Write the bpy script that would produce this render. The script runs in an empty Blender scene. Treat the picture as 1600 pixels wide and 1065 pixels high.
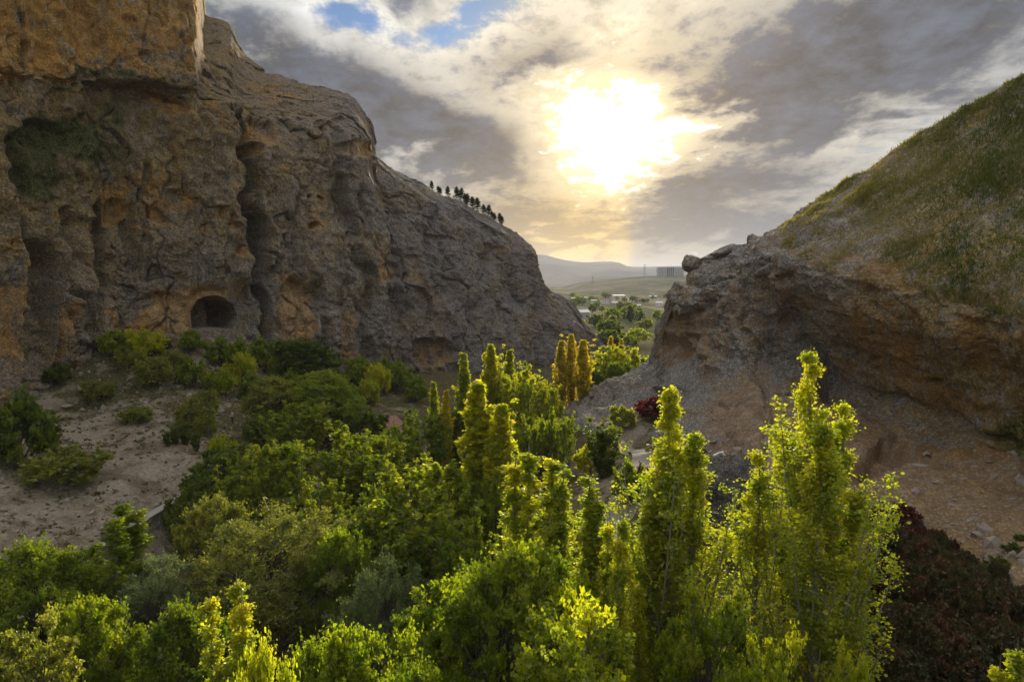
import bpy, bmesh, math, random
import numpy as np
from mathutils import Vector, Matrix

# ------------------------------------------------------------------ camera
SC = bpy.context.scene
COL = SC.collection
F = 1067.0                      # focal length in photo pixels (1600 wide)
PITCH = math.radians(-5.0)
CAM = np.array([0.0, 0.0, 26.0])
cam_d = bpy.data.cameras.new('camera')
cam_d.sensor_width = 36.0
cam_d.lens = 36.0 * F / 1600.0
cam_d.clip_start = 0.2
cam_d.clip_end = 40000
cam = bpy.data.objects.new('camera', cam_d)
COL.objects.link(cam)
cam.location = CAM
cam.rotation_euler = (math.radians(90) + PITCH, 0, 0)
SC.camera = cam

SUN_AZ, SUN_EL = math.radians(9.0), math.radians(11.2)
EXPOSURE = 0.85
SUN_STRENGTH = 5.0
SC.view_settings.view_transform = 'Standard'
SC.view_settings.look = 'None'
SC.view_settings.exposure = EXPOSURE
SC.view_settings.gamma = 1
SC.view_settings.use_curve_mapping = False
SC.cycles.max_bounces = 8
SC.cycles.diffuse_bounces = 6
SC.cycles.glossy_bounces = 2
SC.cycles.transmission_bounces = 4
SC.cycles.transparent_max_bounces = 6
SC.cycles.volume_bounces = 0
SC.cycles.use_denoising = True
SC.cycles.sample_clamp_indirect = 4.0


def ray(px, py):
    cx = (np.asarray(px, float) - 800.0) / F
    cy = (532.5 - np.asarray(py, float)) / F
    c, s = math.cos(PITCH), math.sin(PITCH)
    return cx, c - s * cy, s + c * cy          # world x, y, z


def at(px, py, Y):
    x, y, z = ray(px, py)
    k = np.asarray(Y, float) / y
    return np.stack(np.broadcast_arrays(CAM[0] + x * k, CAM[1] + y * k, CAM[2] + z * k), -1)


def azel(px, py):
    x, y, z = [float(v) for v in ray(px, py)]
    return math.atan2(x, y), math.atan2(z, math.hypot(x, y))


# ------------------------------------------------------------------ node helper
class G:
    """small helper that turns expressions into shader nodes"""
    def __init__(self, tree):
        self.t = tree
        tree.nodes.clear()

    def node(self, typ, **kw):
        n = self.t.nodes.new(typ)
        for k, v in kw.items():
            setattr(n, k, v)
        return n

    def put(self, sock, v):
        if isinstance(v, bpy.types.NodeSocket):
            self.t.links.new(v, sock)
        elif v is not None:
            if sock.type == 'RGBA' and len(v) == 3:
                v = (*v, 1)
            sock.default_value = v

    def m(self, op, a, b=None, c=None, clamp=False):
        n = self.node('ShaderNodeMath', operation=op, use_clamp=clamp)
        self.put(n.inputs[0], a)
        if b is not None: self.put(n.inputs[1], b)
        if c is not None: self.put(n.inputs[2], c)
        return n.outputs[0]

    def add(self, a, b): return self.m('ADD', a, b)
    def sub(self, a, b): return self.m('SUBTRACT', a, b)
    def mul(self, a, b): return self.m('MULTIPLY', a, b)

    def vm(self, op, a, b=None):
        n = self.node('ShaderNodeVectorMath', operation=op)
        self.put(n.inputs[0], a)
        if b is not None: self.put(n.inputs[1], b)
        return n.outputs['Value'] if op in ('DOT_PRODUCT', 'LENGTH') else n.outputs[0]

    def step(self, v, a, b, smooth=True, lo=0.0, hi=1.0):
        n = self.node('ShaderNodeMapRange', interpolation_type='SMOOTHSTEP' if smooth else 'LINEAR')
        self.put(n.inputs['Value'], v)
        n.inputs['From Min'].default_value = a
        n.inputs['From Max'].default_value = b
        n.inputs['To Min'].default_value = lo
        n.inputs['To Max'].default_value = hi
        return n.outputs['Result']

    def mix(self, f, a, b, blend='MIX'):
        n = self.node('ShaderNodeMix', data_type='RGBA', blend_type=blend)
        self.put(n.inputs[0], f)
        self.put(n.inputs[6], a)
        self.put(n.inputs[7], b)
        return n.outputs[2]

    def noise(self, vec, scale, detail=4, rough=0.55, dist=0.0, out='Fac'):
        n = self.node('ShaderNodeTexNoise')
        self.put(n.inputs['Vector'], vec)
        n.inputs['Scale'].default_value = scale
        n.inputs['Detail'].default_value = detail
        n.inputs['Roughness'].default_value = rough
        n.inputs['Distortion'].default_value = dist
        return n.outputs[out]

    def voro(self, vec, scale, feature='F1', out='Distance'):
        n = self.node('ShaderNodeTexVoronoi', feature=feature)
        self.put(n.inputs['Vector'], vec)
        n.inputs['Scale'].default_value = scale
        return n.outputs[out]

    def mapping(self, vec, scale=(1, 1, 1), loc=(0, 0, 0)):
        n = self.node('ShaderNodeMapping')
        self.put(n.inputs['Vector'], vec)
        n.inputs['Scale'].default_value = scale
        n.inputs['Location'].default_value = loc
        return n.outputs[0]

    def attr(self, name):
        n = self.node('ShaderNodeAttribute', attribute_name=name)
        return n.outputs['Fac']

    def ramp(self, f, stops):
        n = self.node('ShaderNodeValToRGB')
        self.put(n.inputs[0], f)
        cr = n.color_ramp
        while len(cr.elements) < len(stops):
            cr.elements.new(0.5)
        for e, (p, c) in zip(cr.elements, stops):
            e.position = p
            e.color = (*c, 1)
        return n.outputs[0]


# ------------------------------------------------------------------ sky
world = bpy.data.worlds.new('World')
SC.world = world
world.use_nodes = True
g = G(world.node_tree)
tc = g.node('ShaderNodeTexCoord')
d = g.vm('NORMALIZE', tc.outputs['Generated'])
sx = g.node('ShaderNodeSeparateXYZ'); g.put(sx.inputs[0], d)
dx, dy, dz = sx.outputs
az = g.m('ARCTAN2', dx, dy)
el = g.m('ARCSINE', dz)
den = g.add(g.m('MAXIMUM', dz, 0.0), 0.20)
cx = g.node('ShaderNodeCombineXYZ')
g.put(cx.inputs[0], g.m('DIVIDE', dx, den)); g.put(cx.inputs[1], g.m('DIVIDE', dy, den))
cp = cx.outputs[0]


def noise2(loc, scl, scale, detail, rough, dist=0.0):
    o = g.noise(g.mapping(cp, scale=scl, loc=loc), scale, detail, rough, dist)
    o.node.noise_dimensions = '2D'
    return o


n_big = noise2((3.1, 7.7, 0), (1, 1, 1), 0.8, 1.0, 0.5)
n_mid = noise2((0.4, 1.9, 0), (1.0, 0.75, 1), 2.3, 6, 0.56, 0.25)
n_fine = noise2((5.0, 2.0, 0), (1.1, 0.95, 1), 8.0, 7, 0.66)
azw = g.add(az, g.mul(g.sub(n_big, 0.5), 0.10))
azw = g.add(azw, g.mul(g.sub(n_fine, 0.5), 0.05))
elw = g.add(el, g.mul(g.sub(n_mid, 0.5), 0.16))


def blob(px, py, rx, ry, tilt=0.0):
    a0, e0 = azel(px, py)
    a1, e1 = azel(px + rx, py); a2, e2 = azel(px, py - ry)
    ra, re = abs(a1 - a0), abs(e2 - e0)
    u = g.sub(azw, a0); v = g.sub(elw, e0)
    c, s = math.cos(tilt), math.sin(tilt)
    uu = g.m('MULTIPLY_ADD', u, c / ra, g.mul(v, s / ra))
    vv = g.m('MULTIPLY_ADD', v, c / re, g.mul(u, -s / re))
    r2 = g.m('MULTIPLY_ADD', uu, uu, g.mul(vv, vv))
    return g.m('POWER', 2.71828, g.mul(r2, -1.0))


D = g.add(g.add(g.mul(n_mid, 0.80), g.mul(n_big, 0.30)), g.mul(g.sub(n_fine, 0.5), 0.56))
D = g.sub(D, 0.10)
# where the cloud banks of this evening stand (direction and extent), and the gaps between them
for (bx, by, rx, ry, tilt, amp) in [
        (560, 165, 270, 75, -0.42, 0.50),      # long grey bank over the cliff
        (735, 215, 80, 40, -0.2, 0.26),
        (860, 85, 110, 38, 0.0, 0.26),
        (1360, 85, 330, 115, 0.10, 0.56),      # heavy bank on the other side of the sun
        (1150, 165, 90, 45, 0.1, 0.22),
        (1150, 290, 170, 34, 0.16, 0.42),      # bank under the sun
        (1120, 360, 240, 45, 0.05, 0.34),
        (800, 352, 170, 30, 0.0, 0.26),
        (520, 40, 200, 60, -0.2, -0.12),
        (740, 25, 80, 42, 0.3, -0.35),
        (575, 45, 80, 36, 0.3, -0.22),
        (965, 225, 85, 105, 0.45, -0.50),
        (1060, 215, 110, 30, 0.1, -0.22),
        (930, 75, 90, 26, 0.5, -0.16),
        (1340, 235, 240, 24, 0.14, -0.22)]:
    D = g.m('MULTIPLY_ADD', blob(bx, by, rx, ry, tilt), amp, D)
thin = g.step(D, 0.20, 0.42)
thick = g.step(g.add(D, g.mul(g.sub(n_fine, 0.5), 0.22)), 0.43, 0.80)
saz, sel = SUN_AZ, SUN_EL
sundir = (math.sin(saz) * math.cos(sel), math.cos(saz) * math.cos(sel), math.sin(sel))
ang = g.m('ARCCOSINE', g.m('MINIMUM', g.vm('DOT_PRODUCT', d, sundir), 0.99999))
angw = g.add(ang, g.add(g.mul(g.sub(D, 0.10), 0.22), g.mul(g.sub(n_fine, 0.5), 0.38)))
core = g.m('EXPONENT', g.mul(g.m('POWER', g.m('DIVIDE', g.m('MAXIMUM', angw, 0.0), 0.068), 2.0), -1.0))
halo = g.m('EXPONENT', g.m('DIVIDE', ang, -0.20))
lum = g.add(0.55, g.mul(g.sub(n_fine, 0.30), 1.5))
thin_c = g.mix(1.0, g.mix(halo, (0.42, 0.44, 0.46), (0.26, 0.24, 0.21)), lum, 'MULTIPLY')
thin_c = g.mix(1.0, thin_c, g.mix(1.0, g.mix(halo, (0, 0, 0), (0.74, 0.50, 0.14)), lum, 'MULTIPLY'), 'ADD')
thick_l = g.m('MAXIMUM', g.add(g.add(0.86, g.mul(g.sub(n_fine, 0.47), 2.6)), g.mul(g.sub(n_mid, 0.5), 1.2)), 0.45)
thick_c = g.mix(1.0, (0.050, 0.062, 0.088), thick_l, 'MULTIPLY')
thick_c = g.mix(1.0, thick_c, g.mix(halo, (0, 0, 0), (0.19, 0.115, 0.03)), 'ADD')
cloud_c = g.mix(thick, thin_c, thick_c)
# low band: light through the dust, warm towards the sun, shaded beside the shaft of light
low = g.m('EXPONENT', g.mul(g.m('POWER', g.m('DIVIDE', g.m('MAXIMUM', el, 0.0), 0.115), 2.0), -1.0))
azd = g.m('ABSOLUTE', g.sub(az, saz - 0.045))
warm = g.m('EXPONENT', g.mul(g.m('POWER', g.m('DIVIDE', azd, 0.17), 2.0), -1.0))
warm = g.mul(warm, g.step(az, azel(968, 360)[0], azel(1000, 360)[0], True, 1.0, 0.30))
band = g.mix(warm, (0.140, 0.138, 0.152), (0.92, 0.55, 0.07))
band = g.mix(1.0, band, g.step(thick, 0.0, 1.0, False, 1.10, 0.72), 'MULTIPLY')
cloud_c = g.mix(g.mul(low, 0.85), cloud_c, band)
glow = g.mul(core, g.sub(1.0, g.mul(thick, 0.85)))
sky = g.node('ShaderNodeTexSky', sky_type='NISHITA', sun_disc=False)
sky.sun_elevation = SUN_EL
sky.sun_rotation = SUN_AZ
sky.altitude = 1000
bg_sky = g.node('ShaderNodeBackground'); g.put(bg_sky.inputs[0], g.mix(1.0, sky.outputs[0], g.mix(g.step(ang, 0.14, 0.30), (1.0, 0.86, 0.55), (0.55, 0.80, 1.20)), 'MULTIPLY')); bg_sky.inputs[1].default_value = 0.05
bg_cl = g.node('ShaderNodeBackground'); g.put(bg_cl.inputs[0], cloud_c); g.put(bg_cl.inputs[1], g.step(dz, 0.20, 1.0, False, 0.82, 1.85))  # cloud deck brightens towards the zenith (overcast sky law)
bg_gl = g.node('ShaderNodeBackground')
g.put(bg_gl.inputs[0], (1.0, 0.93, 0.76)); g.put(bg_gl.inputs[1], g.mul(glow, 3.0))
mx = g.node('ShaderNodeMixShader')
g.put(mx.inputs[0], g.m('MAXIMUM', thin, g.step(el, 0.10, 0.22, True, 1.0, 0.0))); g.put(mx.inputs[1], bg_sky.outputs[0]); g.put(mx.inputs[2], bg_cl.outputs[0])
ad = g.node('ShaderNodeAddShader'); g.put(ad.inputs[0], mx.outputs[0]); g.put(ad.inputs[1], bg_gl.outputs[0])
world.cycles.sampling_method = 'MANUAL'
world.cycles.sample_map_resolution = 512
out = g.node('ShaderNodeOutputWorld'); g.put(out.inputs[0], ad.outputs[0])

sun_d = bpy.data.lights.new('sun', 'SUN')
sun_d.energy = SUN_STRENGTH
sun_d.angle = math.radians(10.0)   # veiled: the bright gap in the cloud is the source
sun_d.color = (1.0, 0.92, 0.74)
sun = bpy.data.objects.new('sun', sun_d)
COL.objects.link(sun)
sun.rotation_euler = Vector(sundir).to_track_quat('Z', 'Y').to_euler()

# ------------------------------------------------------------------ numpy noise


def _h(ix, iy, iz, seed):
    h = (ix.astype(np.int64) * 374761393 + iy.astype(np.int64) * 668265263 + iz.astype(np.int64) * 2147483647 + seed * 974634777) & 0xFFFFFFFF
    h = ((h ^ (h >> 13)) * 1274126177) & 0xFFFFFFFF
    h = ((h ^ (h >> 16)) * 2246822519) & 0xFFFFFFFF
    return ((h ^ (h >> 15)) & 0xFFFFFF).astype(np.float32) / float(0xFFFFFF) * 2 - 1


def vn(p, seed=0):
    p = np.asarray(p, np.float64)
    i = np.floor(p).astype(np.int64)
    f = (p - i).astype(np.float32)
    f = f * f * f * (f * (f * 6 - 15) + 10)
    x, y, z = i[..., 0], i[..., 1], i[..., 2]
    fx, fy, fz = f[..., 0], f[..., 1], f[..., 2]
    def L(a, b, t): return a + (b - a) * t
    c = [_h(x + a, y + b, z + cc, seed) for a in (0, 1) for b in (0, 1) for cc in (0, 1)]
    return L(L(L(c[0], c[1], fz), L(c[2], c[3], fz), fy), L(L(c[4], c[5], fz), L(c[6], c[7], fz), fy), fx)


def fbm(p, octv=4, seed=0, gain=0.5, lac=2.03):
    s = 0; a = 1.0; q = np.asarray(p, np.float64)
    for o in range(octv):
        s = s + a * vn(q, seed + o * 17)
        q = q * lac + 11.3
        a *= gain
    return s


def ridge(p, octv=4, seed=0, gain=0.5):
    s = 0; a = 1.0; q = np.asarray(p, np.float64)
    for o in range(octv):
        s = s + a * (1 - 2 * np.abs(vn(q, seed + o * 17)))
        q = q * 2.03 + 5.1
        a *= gain
    return s


def sst(x, a, b):
    t = np.clip((x - a) / (b - a), 0, 1)
    return t * t * (3 - 2 * t)


def pchip(x, y, xi):
    x = np.asarray(x, float); y = np.asarray(y, float)
    h = np.diff(x); dl = np.diff(y) / h
    m = np.zeros_like(y)
    m[1:-1] = np.where(dl[:-1] * dl[1:] > 0, 2 * dl[:-1] * dl[1:] / (dl[:-1] + dl[1:] + 1e-12), 0)
    m[0], m[-1] = dl[0], dl[-1]
    k = np.clip(np.searchsorted(x, xi) - 1, 0, len(x) - 2)
    t = np.clip((xi - x[k]) / h[k], 0, 1)
    return ((2 * t**3 - 3 * t**2 + 1) * y[k] + (t**3 - 2 * t**2 + t) * h[k] * m[k]
            + (-2 * t**3 + 3 * t**2) * y[k + 1] + (t**3 - t**2) * h[k] * m[k + 1])


# ------------------------------------------------------------------ mesh helpers


def mesh_np(name, verts, quads=None, tris=None, smooth=False, attrs=None):
    me = bpy.data.meshes.new(name)
    verts = np.ascontiguousarray(verts, np.float32).reshape(-1, 3)
    loops = []; starts = []; totals = []
    off = 0
    for f, n in ((quads, 4), (tris, 3)):
        if f is not None and len(f):
            f = np.asarray(f, np.int32)
            loops.append(f.ravel())
            starts.append(np.arange(len(f), dtype=np.int32) * n + off)
            totals.append(np.full(len(f), n, np.int32))
            off += f.size
    loops = np.concatenate(loops); starts = np.concatenate(starts); totals = np.concatenate(totals)
    me.vertices.add(len(verts)); me.vertices.foreach_set('co', verts.ravel())
    me.loops.add(len(loops)); me.loops.foreach_set('vertex_index', loops)
    me.polygons.add(len(starts))
    me.polygons.foreach_set('loop_start', starts)
    me.polygons.foreach_set('loop_total', totals)
    me.polygons.foreach_set('use_smooth', np.full(len(starts), smooth, bool))
    for k, v in (attrs or {}).items():
        a = me.attributes.new(k, 'FLOAT', 'POINT')
        a.data.foreach_set('value', np.ascontiguousarray(v, np.float32).ravel())
    me.update(calc_edges=True)
    return me


def grid_quads(nv, nu, flip=False):
    i = np.arange(nv * nu).reshape(nv, nu)
    a, b, c, dd = i[:-1, :-1].ravel(), i[:-1, 1:].ravel(), i[1:, 1:].ravel(), i[1:, :-1].ravel()
    return np.stack([a, dd, c, b] if flip else [a, b, c, dd], 1)


def link(name, data, mat=None, parent=None, loc=(0, 0, 0), rz=0.0, sc=(1, 1, 1)):
    o = bpy.data.objects.new(name, data)
    COL.objects.link(o)
    if mat is not None:
        if not data.materials:
            data.materials.append(mat)
        if data.materials[0] != mat:
            o.material_slots[0].link = 'OBJECT'
            o.material_slots[0].material = mat
    o.parent = parent
    o.location = loc
    o.rotation_euler = (0, 0, rz)
    o.scale = sc
    return o


def tag(o, label=None, cat=None, group=None, kind=None):
    if label: o['label'] = label
    if cat: o['category'] = cat
    if group: o['group'] = group
    if kind: o['kind'] = kind
    return o


def empty(name, loc, rz=0.0, sc=(1, 1, 1)):
    o = bpy.data.objects.new(name, None)
    COL.objects.link(o)
    o.location = loc; o.rotation_euler = (0, 0, rz); o.scale = sc
    o.empty_display_size = 0.2
    return o


def tubes(P, R, sides=5):
    """P (M,N,3) centre lines, R (M,N) radii -> verts, quads"""
    P = np.asarray(P, float); R = np.asarray(R, float)
    M, N, _ = P.shape
    T = np.gradient(P, axis=1)
    T /= np.linalg.norm(T, axis=2, keepdims=True) + 1e-9
    ref = np.where(np.abs(T[..., 2:3]) > 0.9, np.array([1.0, 0, 0]), np.array([0, 0, 1.0]))
    ref = np.broadcast_to(ref[:, :1], T.shape)
    A = np.cross(T, ref); A /= np.linalg.norm(A, axis=2, keepdims=True) + 1e-9
    B = np.cross(T, A)
    th = np.linspace(0, 2 * np.pi, sides, endpoint=False)
    V = P[:, :, None] + R[:, :, None, None] * (A[:, :, None] * np.cos(th)[:, None] + B[:, :, None] * np.sin(th)[:, None])
    idx = np.arange(M * N * sides).reshape(M, N, sides)
    a = idx[:, :-1]; b = idx[:, 1:]
    q = np.stack([a, np.roll(a, -1, 2), np.roll(b, -1, 2), b], -1).reshape(-1, 4)
    return V.reshape(-1, 3), q


def join(parts):
    vs, qs, o = [], [], 0
    for v, q in parts:
        vs.append(v); qs.append(q + o); o += len(v)
    return np.concatenate(vs), np.concatenate(qs)


def boxes(lst):
    """lst of (x0,x1,y0,y1,z0,z1) -> verts, quads"""
    out = []
    for x0, x1, y0, y1, z0, z1 in lst:
        v = np.array([(x, y, z) for z in (z0, z1) for x, y in ((x0, y0), (x1, y0), (x1, y1), (x0, y1))], float)
        q = np.array([(0, 3, 2, 1), (4, 5, 6, 7), (0, 1, 5, 4), (1, 2, 6, 5), (2, 3, 7, 6), (3, 0, 4, 7)])
        out.append((v, q))
    return join(out)


# ------------------------------------------------------------------ materials


def new_mat(name):
    m = bpy.data.materials.new(name)
    m.use_nodes = True
    return m, G(m.node_tree)


def finish(g, col, rough=0.9, bump=None, bstr=0.5, bdist=0.1, spec=0.2):
    b = g.node('ShaderNodeBsdfPrincipled')
    g.put(b.inputs['Base Color'], col)
    g.put(b.inputs['Roughness'], rough)
    b.inputs['Specular IOR Level'].default_value = spec
    if bump is not None:
        bn = g.node('ShaderNodeBump')
        bn.inputs['Strength'].default_value = bstr
        bn.inputs['Distance'].default_value = bdist
        g.put(bn.inputs['Height'], bump)
        g.put(b.inputs['Normal'], bn.outputs[0])
    o = g.node('ShaderNodeOutputMaterial')
    g.put(o.inputs[0], b.outputs[0])


def rock_material(name, tan1, tan2, pat1, pat2, moss1, moss2, sc=1.0):
    m, g = new_mat(name)
    P = g.node('ShaderNodeTexCoord').outputs['Object']
    big = g.noise(P, 0.09 * sc, 5, 0.6, 0.5)
    mid = g.noise(P, 0.55 * sc, 7, 0.62, 0.3)
    fine = g.noise(P, 3.2 * sc, 6, 0.7)
    grit = g.voro(P, 3.4 * sc)
    cob = g.voro(P, 1.3 * sc, out='Color')
    streak = g.noise(g.mapping(P, (1, 1, 0.07)), 0.9 * sc, 5, 0.6)
    tan = g.mix(g.step(mid, 0.35, 0.65), tan1, tan2)
    pat = g.mix(g.step(fine, 0.38, 0.62), pat1, pat2)
    f = g.add(g.add(g.mul(g.sub(big, 0.5), 2.2), g.mul(g.sub(mid, 0.5), 1.7)), g.mul(g.sub(streak, 0.5), 1.0))
    f = g.add(f, g.attr('fresh'))
    f = g.add(f, g.mul(g.sub(fine, 0.5), 0.5))
    col = g.mix(g.step(f, 0.08, 0.58), pat, tan)
    och = g.noise(g.mapping(P, loc=(31, 7, 3)), 0.16 * sc, 6, 0.65, 0.4)
    col = g.mix(g.m('MINIMUM', g.add(g.mul(g.step(och, 0.48, 0.66), 0.5), g.mul(g.attr('ochre'), g.step(mid, 0.30, 0.55))), 0.9), col, g.mix(1.0, col, (1.12, 0.93, 0.40), 'MULTIPLY'))
    vio = g.noise(g.mapping(P, loc=(3, 57, 13)), 0.22 * sc, 6, 0.65, 0.4)
    col = g.mix(g.m('MINIMUM', g.add(g.mul(g.step(vio, 0.50, 0.66), 0.5), g.mul(g.attr('grey'), 0.55)), 0.9), col, g.mix(1.0, col, (0.66, 0.68, 0.82), 'MULTIPLY'))
    mo = g.add(g.attr('moss'), g.add(g.mul(g.sub(mid, 0.5), 1.1), g.mul(g.sub(fine, 0.5), 1.0)))
    mc = g.mix(g.step(fine, 0.4, 0.6), moss1, moss2)
    col = g.mix(g.step(mo, 0.38, 0.66), col, mc)
    val = g.add(0.62, g.mul(fine, 0.55))
    st2 = g.noise(g.mapping(P, (1, 1, 0.05)), 1.6 * sc, 4, 0.6)
    val = g.mul(val, g.add(0.60, g.mul(st2, 0.80)))
    val = g.mul(val, g.step(grit, 0.05, 0.55, True, 1.18, 0.72))
    hsv = g.node('ShaderNodeHueSaturation')
    g.put(hsv.inputs['Color'], col); g.put(hsv.inputs['Value'], val)
    sep = g.node('ShaderNodeSeparateColor'); g.put(sep.inputs[0], cob)
    col2 = g.mix(0.22, hsv.outputs[0], g.mix(1.0, hsv.outputs[0], g.add(0.5, sep.outputs[0]), 'MULTIPLY'))
    bump = g.add(g.mul(fine, 1.0), g.add(g.mul(grit, -0.5), g.mul(mid, 1.2)))
    finish(g, col2, 0.92, bump, 0.75, 0.30, 0.15)
    return m


M_cliff = rock_material('cliff_rock', (0.50, 0.335, 0.165), (0.38, 0.235, 0.115), (0.180, 0.148, 0.125), (0.34, 0.28, 0.215), (0.035, 0.060, 0.012), (0.150, 0.130, 0.045))
M_spur = rock_material('spur_rock', (0.42, 0.30, 0.19), (0.33, 0.22, 0.135), (0.235, 0.200, 0.175), (0.44, 0.38, 0.32), (0.085, 0.092, 0.018), (0.24, 0.205, 0.065), 1.3)
M_boulder = rock_material('dark_boulder_rock', (0.30, 0.24, 0.17), (0.22, 0.175, 0.13), (0.095, 0.088, 0.078), (0.23, 0.205, 0.175), (0.04, 0.05, 0.02), (0.09, 0.09, 0.04), 2.0)


def plain(name, col, rough=0.8, var=0.25, scale=2.0, bstr=0.2):
    m, g = new_mat(name)
    P = g.node('ShaderNodeTexCoord').outputs['Object']
    n = g.noise(P, scale, 6, 0.65)
    hsv = g.node('ShaderNodeHueSaturation')
    g.put(hsv.inputs['Color'], col)
    g.put(hsv.inputs['Value'], g.add(1 - var, g.mul(n, 2 * var)))
    finish(g, hsv.outputs[0], rough, n, bstr, 0.05)
    return m


def leaf_mat(name, c_dark, c_mid, c_light, trans=0.5, gloss=0.10, tcol=None, rnd=0.25, groug=0.34):
    m, g = new_mat(name)
    t = g.attr('tint')
    oi = g.node('ShaderNodeObjectInfo')
    f = g.add(t, g.mul(g.sub(oi.outputs['Random'], 0.5), rnd))
    col = g.ramp(f, [(0.0, c_dark), (0.5, c_mid), (1.0, c_light)])
    dif = g.node('ShaderNodeBsdfDiffuse'); g.put(dif.inputs[0], col)
    tr = g.node('ShaderNodeBsdfTranslucent')
    tk = tcol or (1.9, 1.7, 0.8)
    g.put(tr.inputs[0], g.mix(1.0, col, tk, 'MULTIPLY'))
    mx = g.node('ShaderNodeMixShader'); mx.inputs[0].default_value = trans
    g.put(mx.inputs[1], dif.outputs[0]); g.put(mx.inputs[2], tr.outputs[0])
    gl = g.node('ShaderNodeBsdfGlossy')
    g.put(gl.inputs['Color'], (0.9, 0.9, 0.8)); gl.inputs['Roughness'].default_value = groug
    m2 = g.node('ShaderNodeMixShader'); m2.inputs[0].default_value = gloss
    g.put(m2.inputs[1], mx.outputs[0]); g.put(m2.inputs[2], gl.outputs[0])
    o = g.node('ShaderNodeOutputMaterial'); g.put(o.inputs[0], m2.outputs[0])
    return m


TC = (1.75, 1.80, 0.60)
L_poplar = leaf_mat('poplar_leaves', (0.130, 0.172, 0.010), (0.275, 0.298, 0.013), (0.45, 0.395, 0.015), 0.64, 0.03, TC)
L_yellow = leaf_mat('yellowing_leaves', (0.215, 0.235, 0.012), (0.37, 0.36, 0.013), (0.50, 0.425, 0.013), 0.64, 0.025, TC)
L_gold = leaf_mat('golden_leaves', (0.29, 0.25, 0.012), (0.46, 0.36, 0.012), (0.54, 0.39, 0.012), 0.60, 0.025, TC)
L_green = leaf_mat('green_leaves', (0.080, 0.125, 0.008), (0.170, 0.212, 0.011), (0.30, 0.30, 0.015), 0.62, 0.025, TC)
L_deep = leaf_mat('deep_green_leaves', (0.045, 0.075, 0.007), (0.095, 0.128, 0.010), (0.18, 0.190, 0.014), 0.58, 0.025, TC)
L_olive = leaf_mat('olive_leaves', (0.110, 0.122, 0.020), (0.205, 0.208, 0.034), (0.32, 0.29, 0.055), 0.58, 0.03, TC)
L_grey = leaf_mat('grey_green_leaves', (0.078, 0.105, 0.040), (0.140, 0.170, 0.068), (0.22, 0.235, 0.10), 0.52, 0.03, (1.6, 1.7, 0.9))
L_lime = leaf_mat('lime_leaves', (0.105, 0.150, 0.009), (0.225, 0.258, 0.012), (0.37, 0.345, 0.015), 0.62, 0.025, TC)
L_pine = leaf_mat('pine_needles', (0.010, 0.018, 0.008), (0.022, 0.034, 0.014), (0.04, 0.05, 0.02), 0.15, 0.03)
L_red = leaf_mat('red_leaves', (0.040, 0.008, 0.010), (0.085, 0.013, 0.015), (0.15, 0.024, 0.022), 0.45, 0.03, (1.8, 0.7, 0.7))
L_creeper = leaf_mat('creeper_leaves', (0.034, 0.050, 0.012), (0.090, 0.075, 0.024), (0.19, 0.045, 0.036), 0.5, 0.03, (1.5, 1.2, 0.9))
M_bark = plain('bark', (0.12, 0.10, 0.075), 0.9, 0.35, 6.0, 0.5)
M_greybark = plain('pale_bark', (0.20, 0.18, 0.15), 0.9, 0.35, 6.0, 0.5)

# ------------------------------------------------------------------ rock sheets
def box_blur(a, n):
    for ax in (0, 1):
        k = np.ones(2 * n + 1) / (2 * n + 1)
        pad = [(0, 0)] * a.ndim; pad[ax] = (n, n)
        b = np.pad(a, pad, mode='edge')
        cs = np.cumsum(b, axis=ax)
        z = np.zeros_like(np.take(cs, [0], ax))
        cs = np.concatenate([z, cs], ax)
        i = np.arange(a.shape[ax])
        a = (np.take(cs, i + 2 * n + 1, ax) - np.take(cs, i, ax)) / (2 * n + 1)
    return a


def base_sheet(cols, us, seg_rows):
    pxs = [c[0] for c in cols]
    K = len(cols[0][1])
    PYk = np.array([[k[0] for k in c[1]] for c in cols], float)
    Yk = np.array([[k[1] for k in c[1]] for c in cols], float)
    py_u = np.stack([pchip(pxs, PYk[:, k], us) for k in range(K)])
    Y_u = np.stack([pchip(pxs, Yk[:, k], us) for k in range(K)])
    t = np.concatenate([np.linspace(i, i + 1, n, endpoint=False) for i, n in enumerate(seg_rows)] + [[K - 1.0]])
    PY = np.zeros((len(t), len(us))); YY = np.zeros_like(PY)
    x = np.arange(K)
    k = np.clip(np.floor(t).astype(int), 0, K - 2)
    f = (t - k)[:, None]
    def cub(A):
        dl = np.diff(A, axis=0)
        m = np.zeros_like(A)
        m[1:-1] = np.where(dl[:-1] * dl[1:] > 0, 2 * dl[:-1] * dl[1:] / (dl[:-1] + dl[1:] + 1e-12), 0)
        m[0], m[-1] = dl[0], dl[-1]
        return ((2 * f**3 - 3 * f**2 + 1) * A[k] + (f**3 - 2 * f**2 + f) * m[k] + (-2 * f**3 + 3 * f**2) * A[k + 1] + (f**3 - f**2) * m[k + 1])
    return np.broadcast_to(us, PY.shape), cub(py_u), cub(Y_u)


def normals(P):
    du = np.gradient(P, axis=1); dv = np.gradient(P, axis=0)
    n = np.cross(dv, du)
    n /= np.linalg.norm(n, axis=2, keepdims=True) + 1e-9
    return n


def ell(PX, PY, x, y, rx, ry, p=2.0, tilt=0.0):
    c, s = math.cos(tilt), math.sin(tilt)
    u = ((PX - x) * c + (PY - y) * s) / rx; v = ((PY - y) * c - (PX - x) * s) / ry
    return np.sqrt(np.abs(u)**p + np.abs(v)**p)


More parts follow.
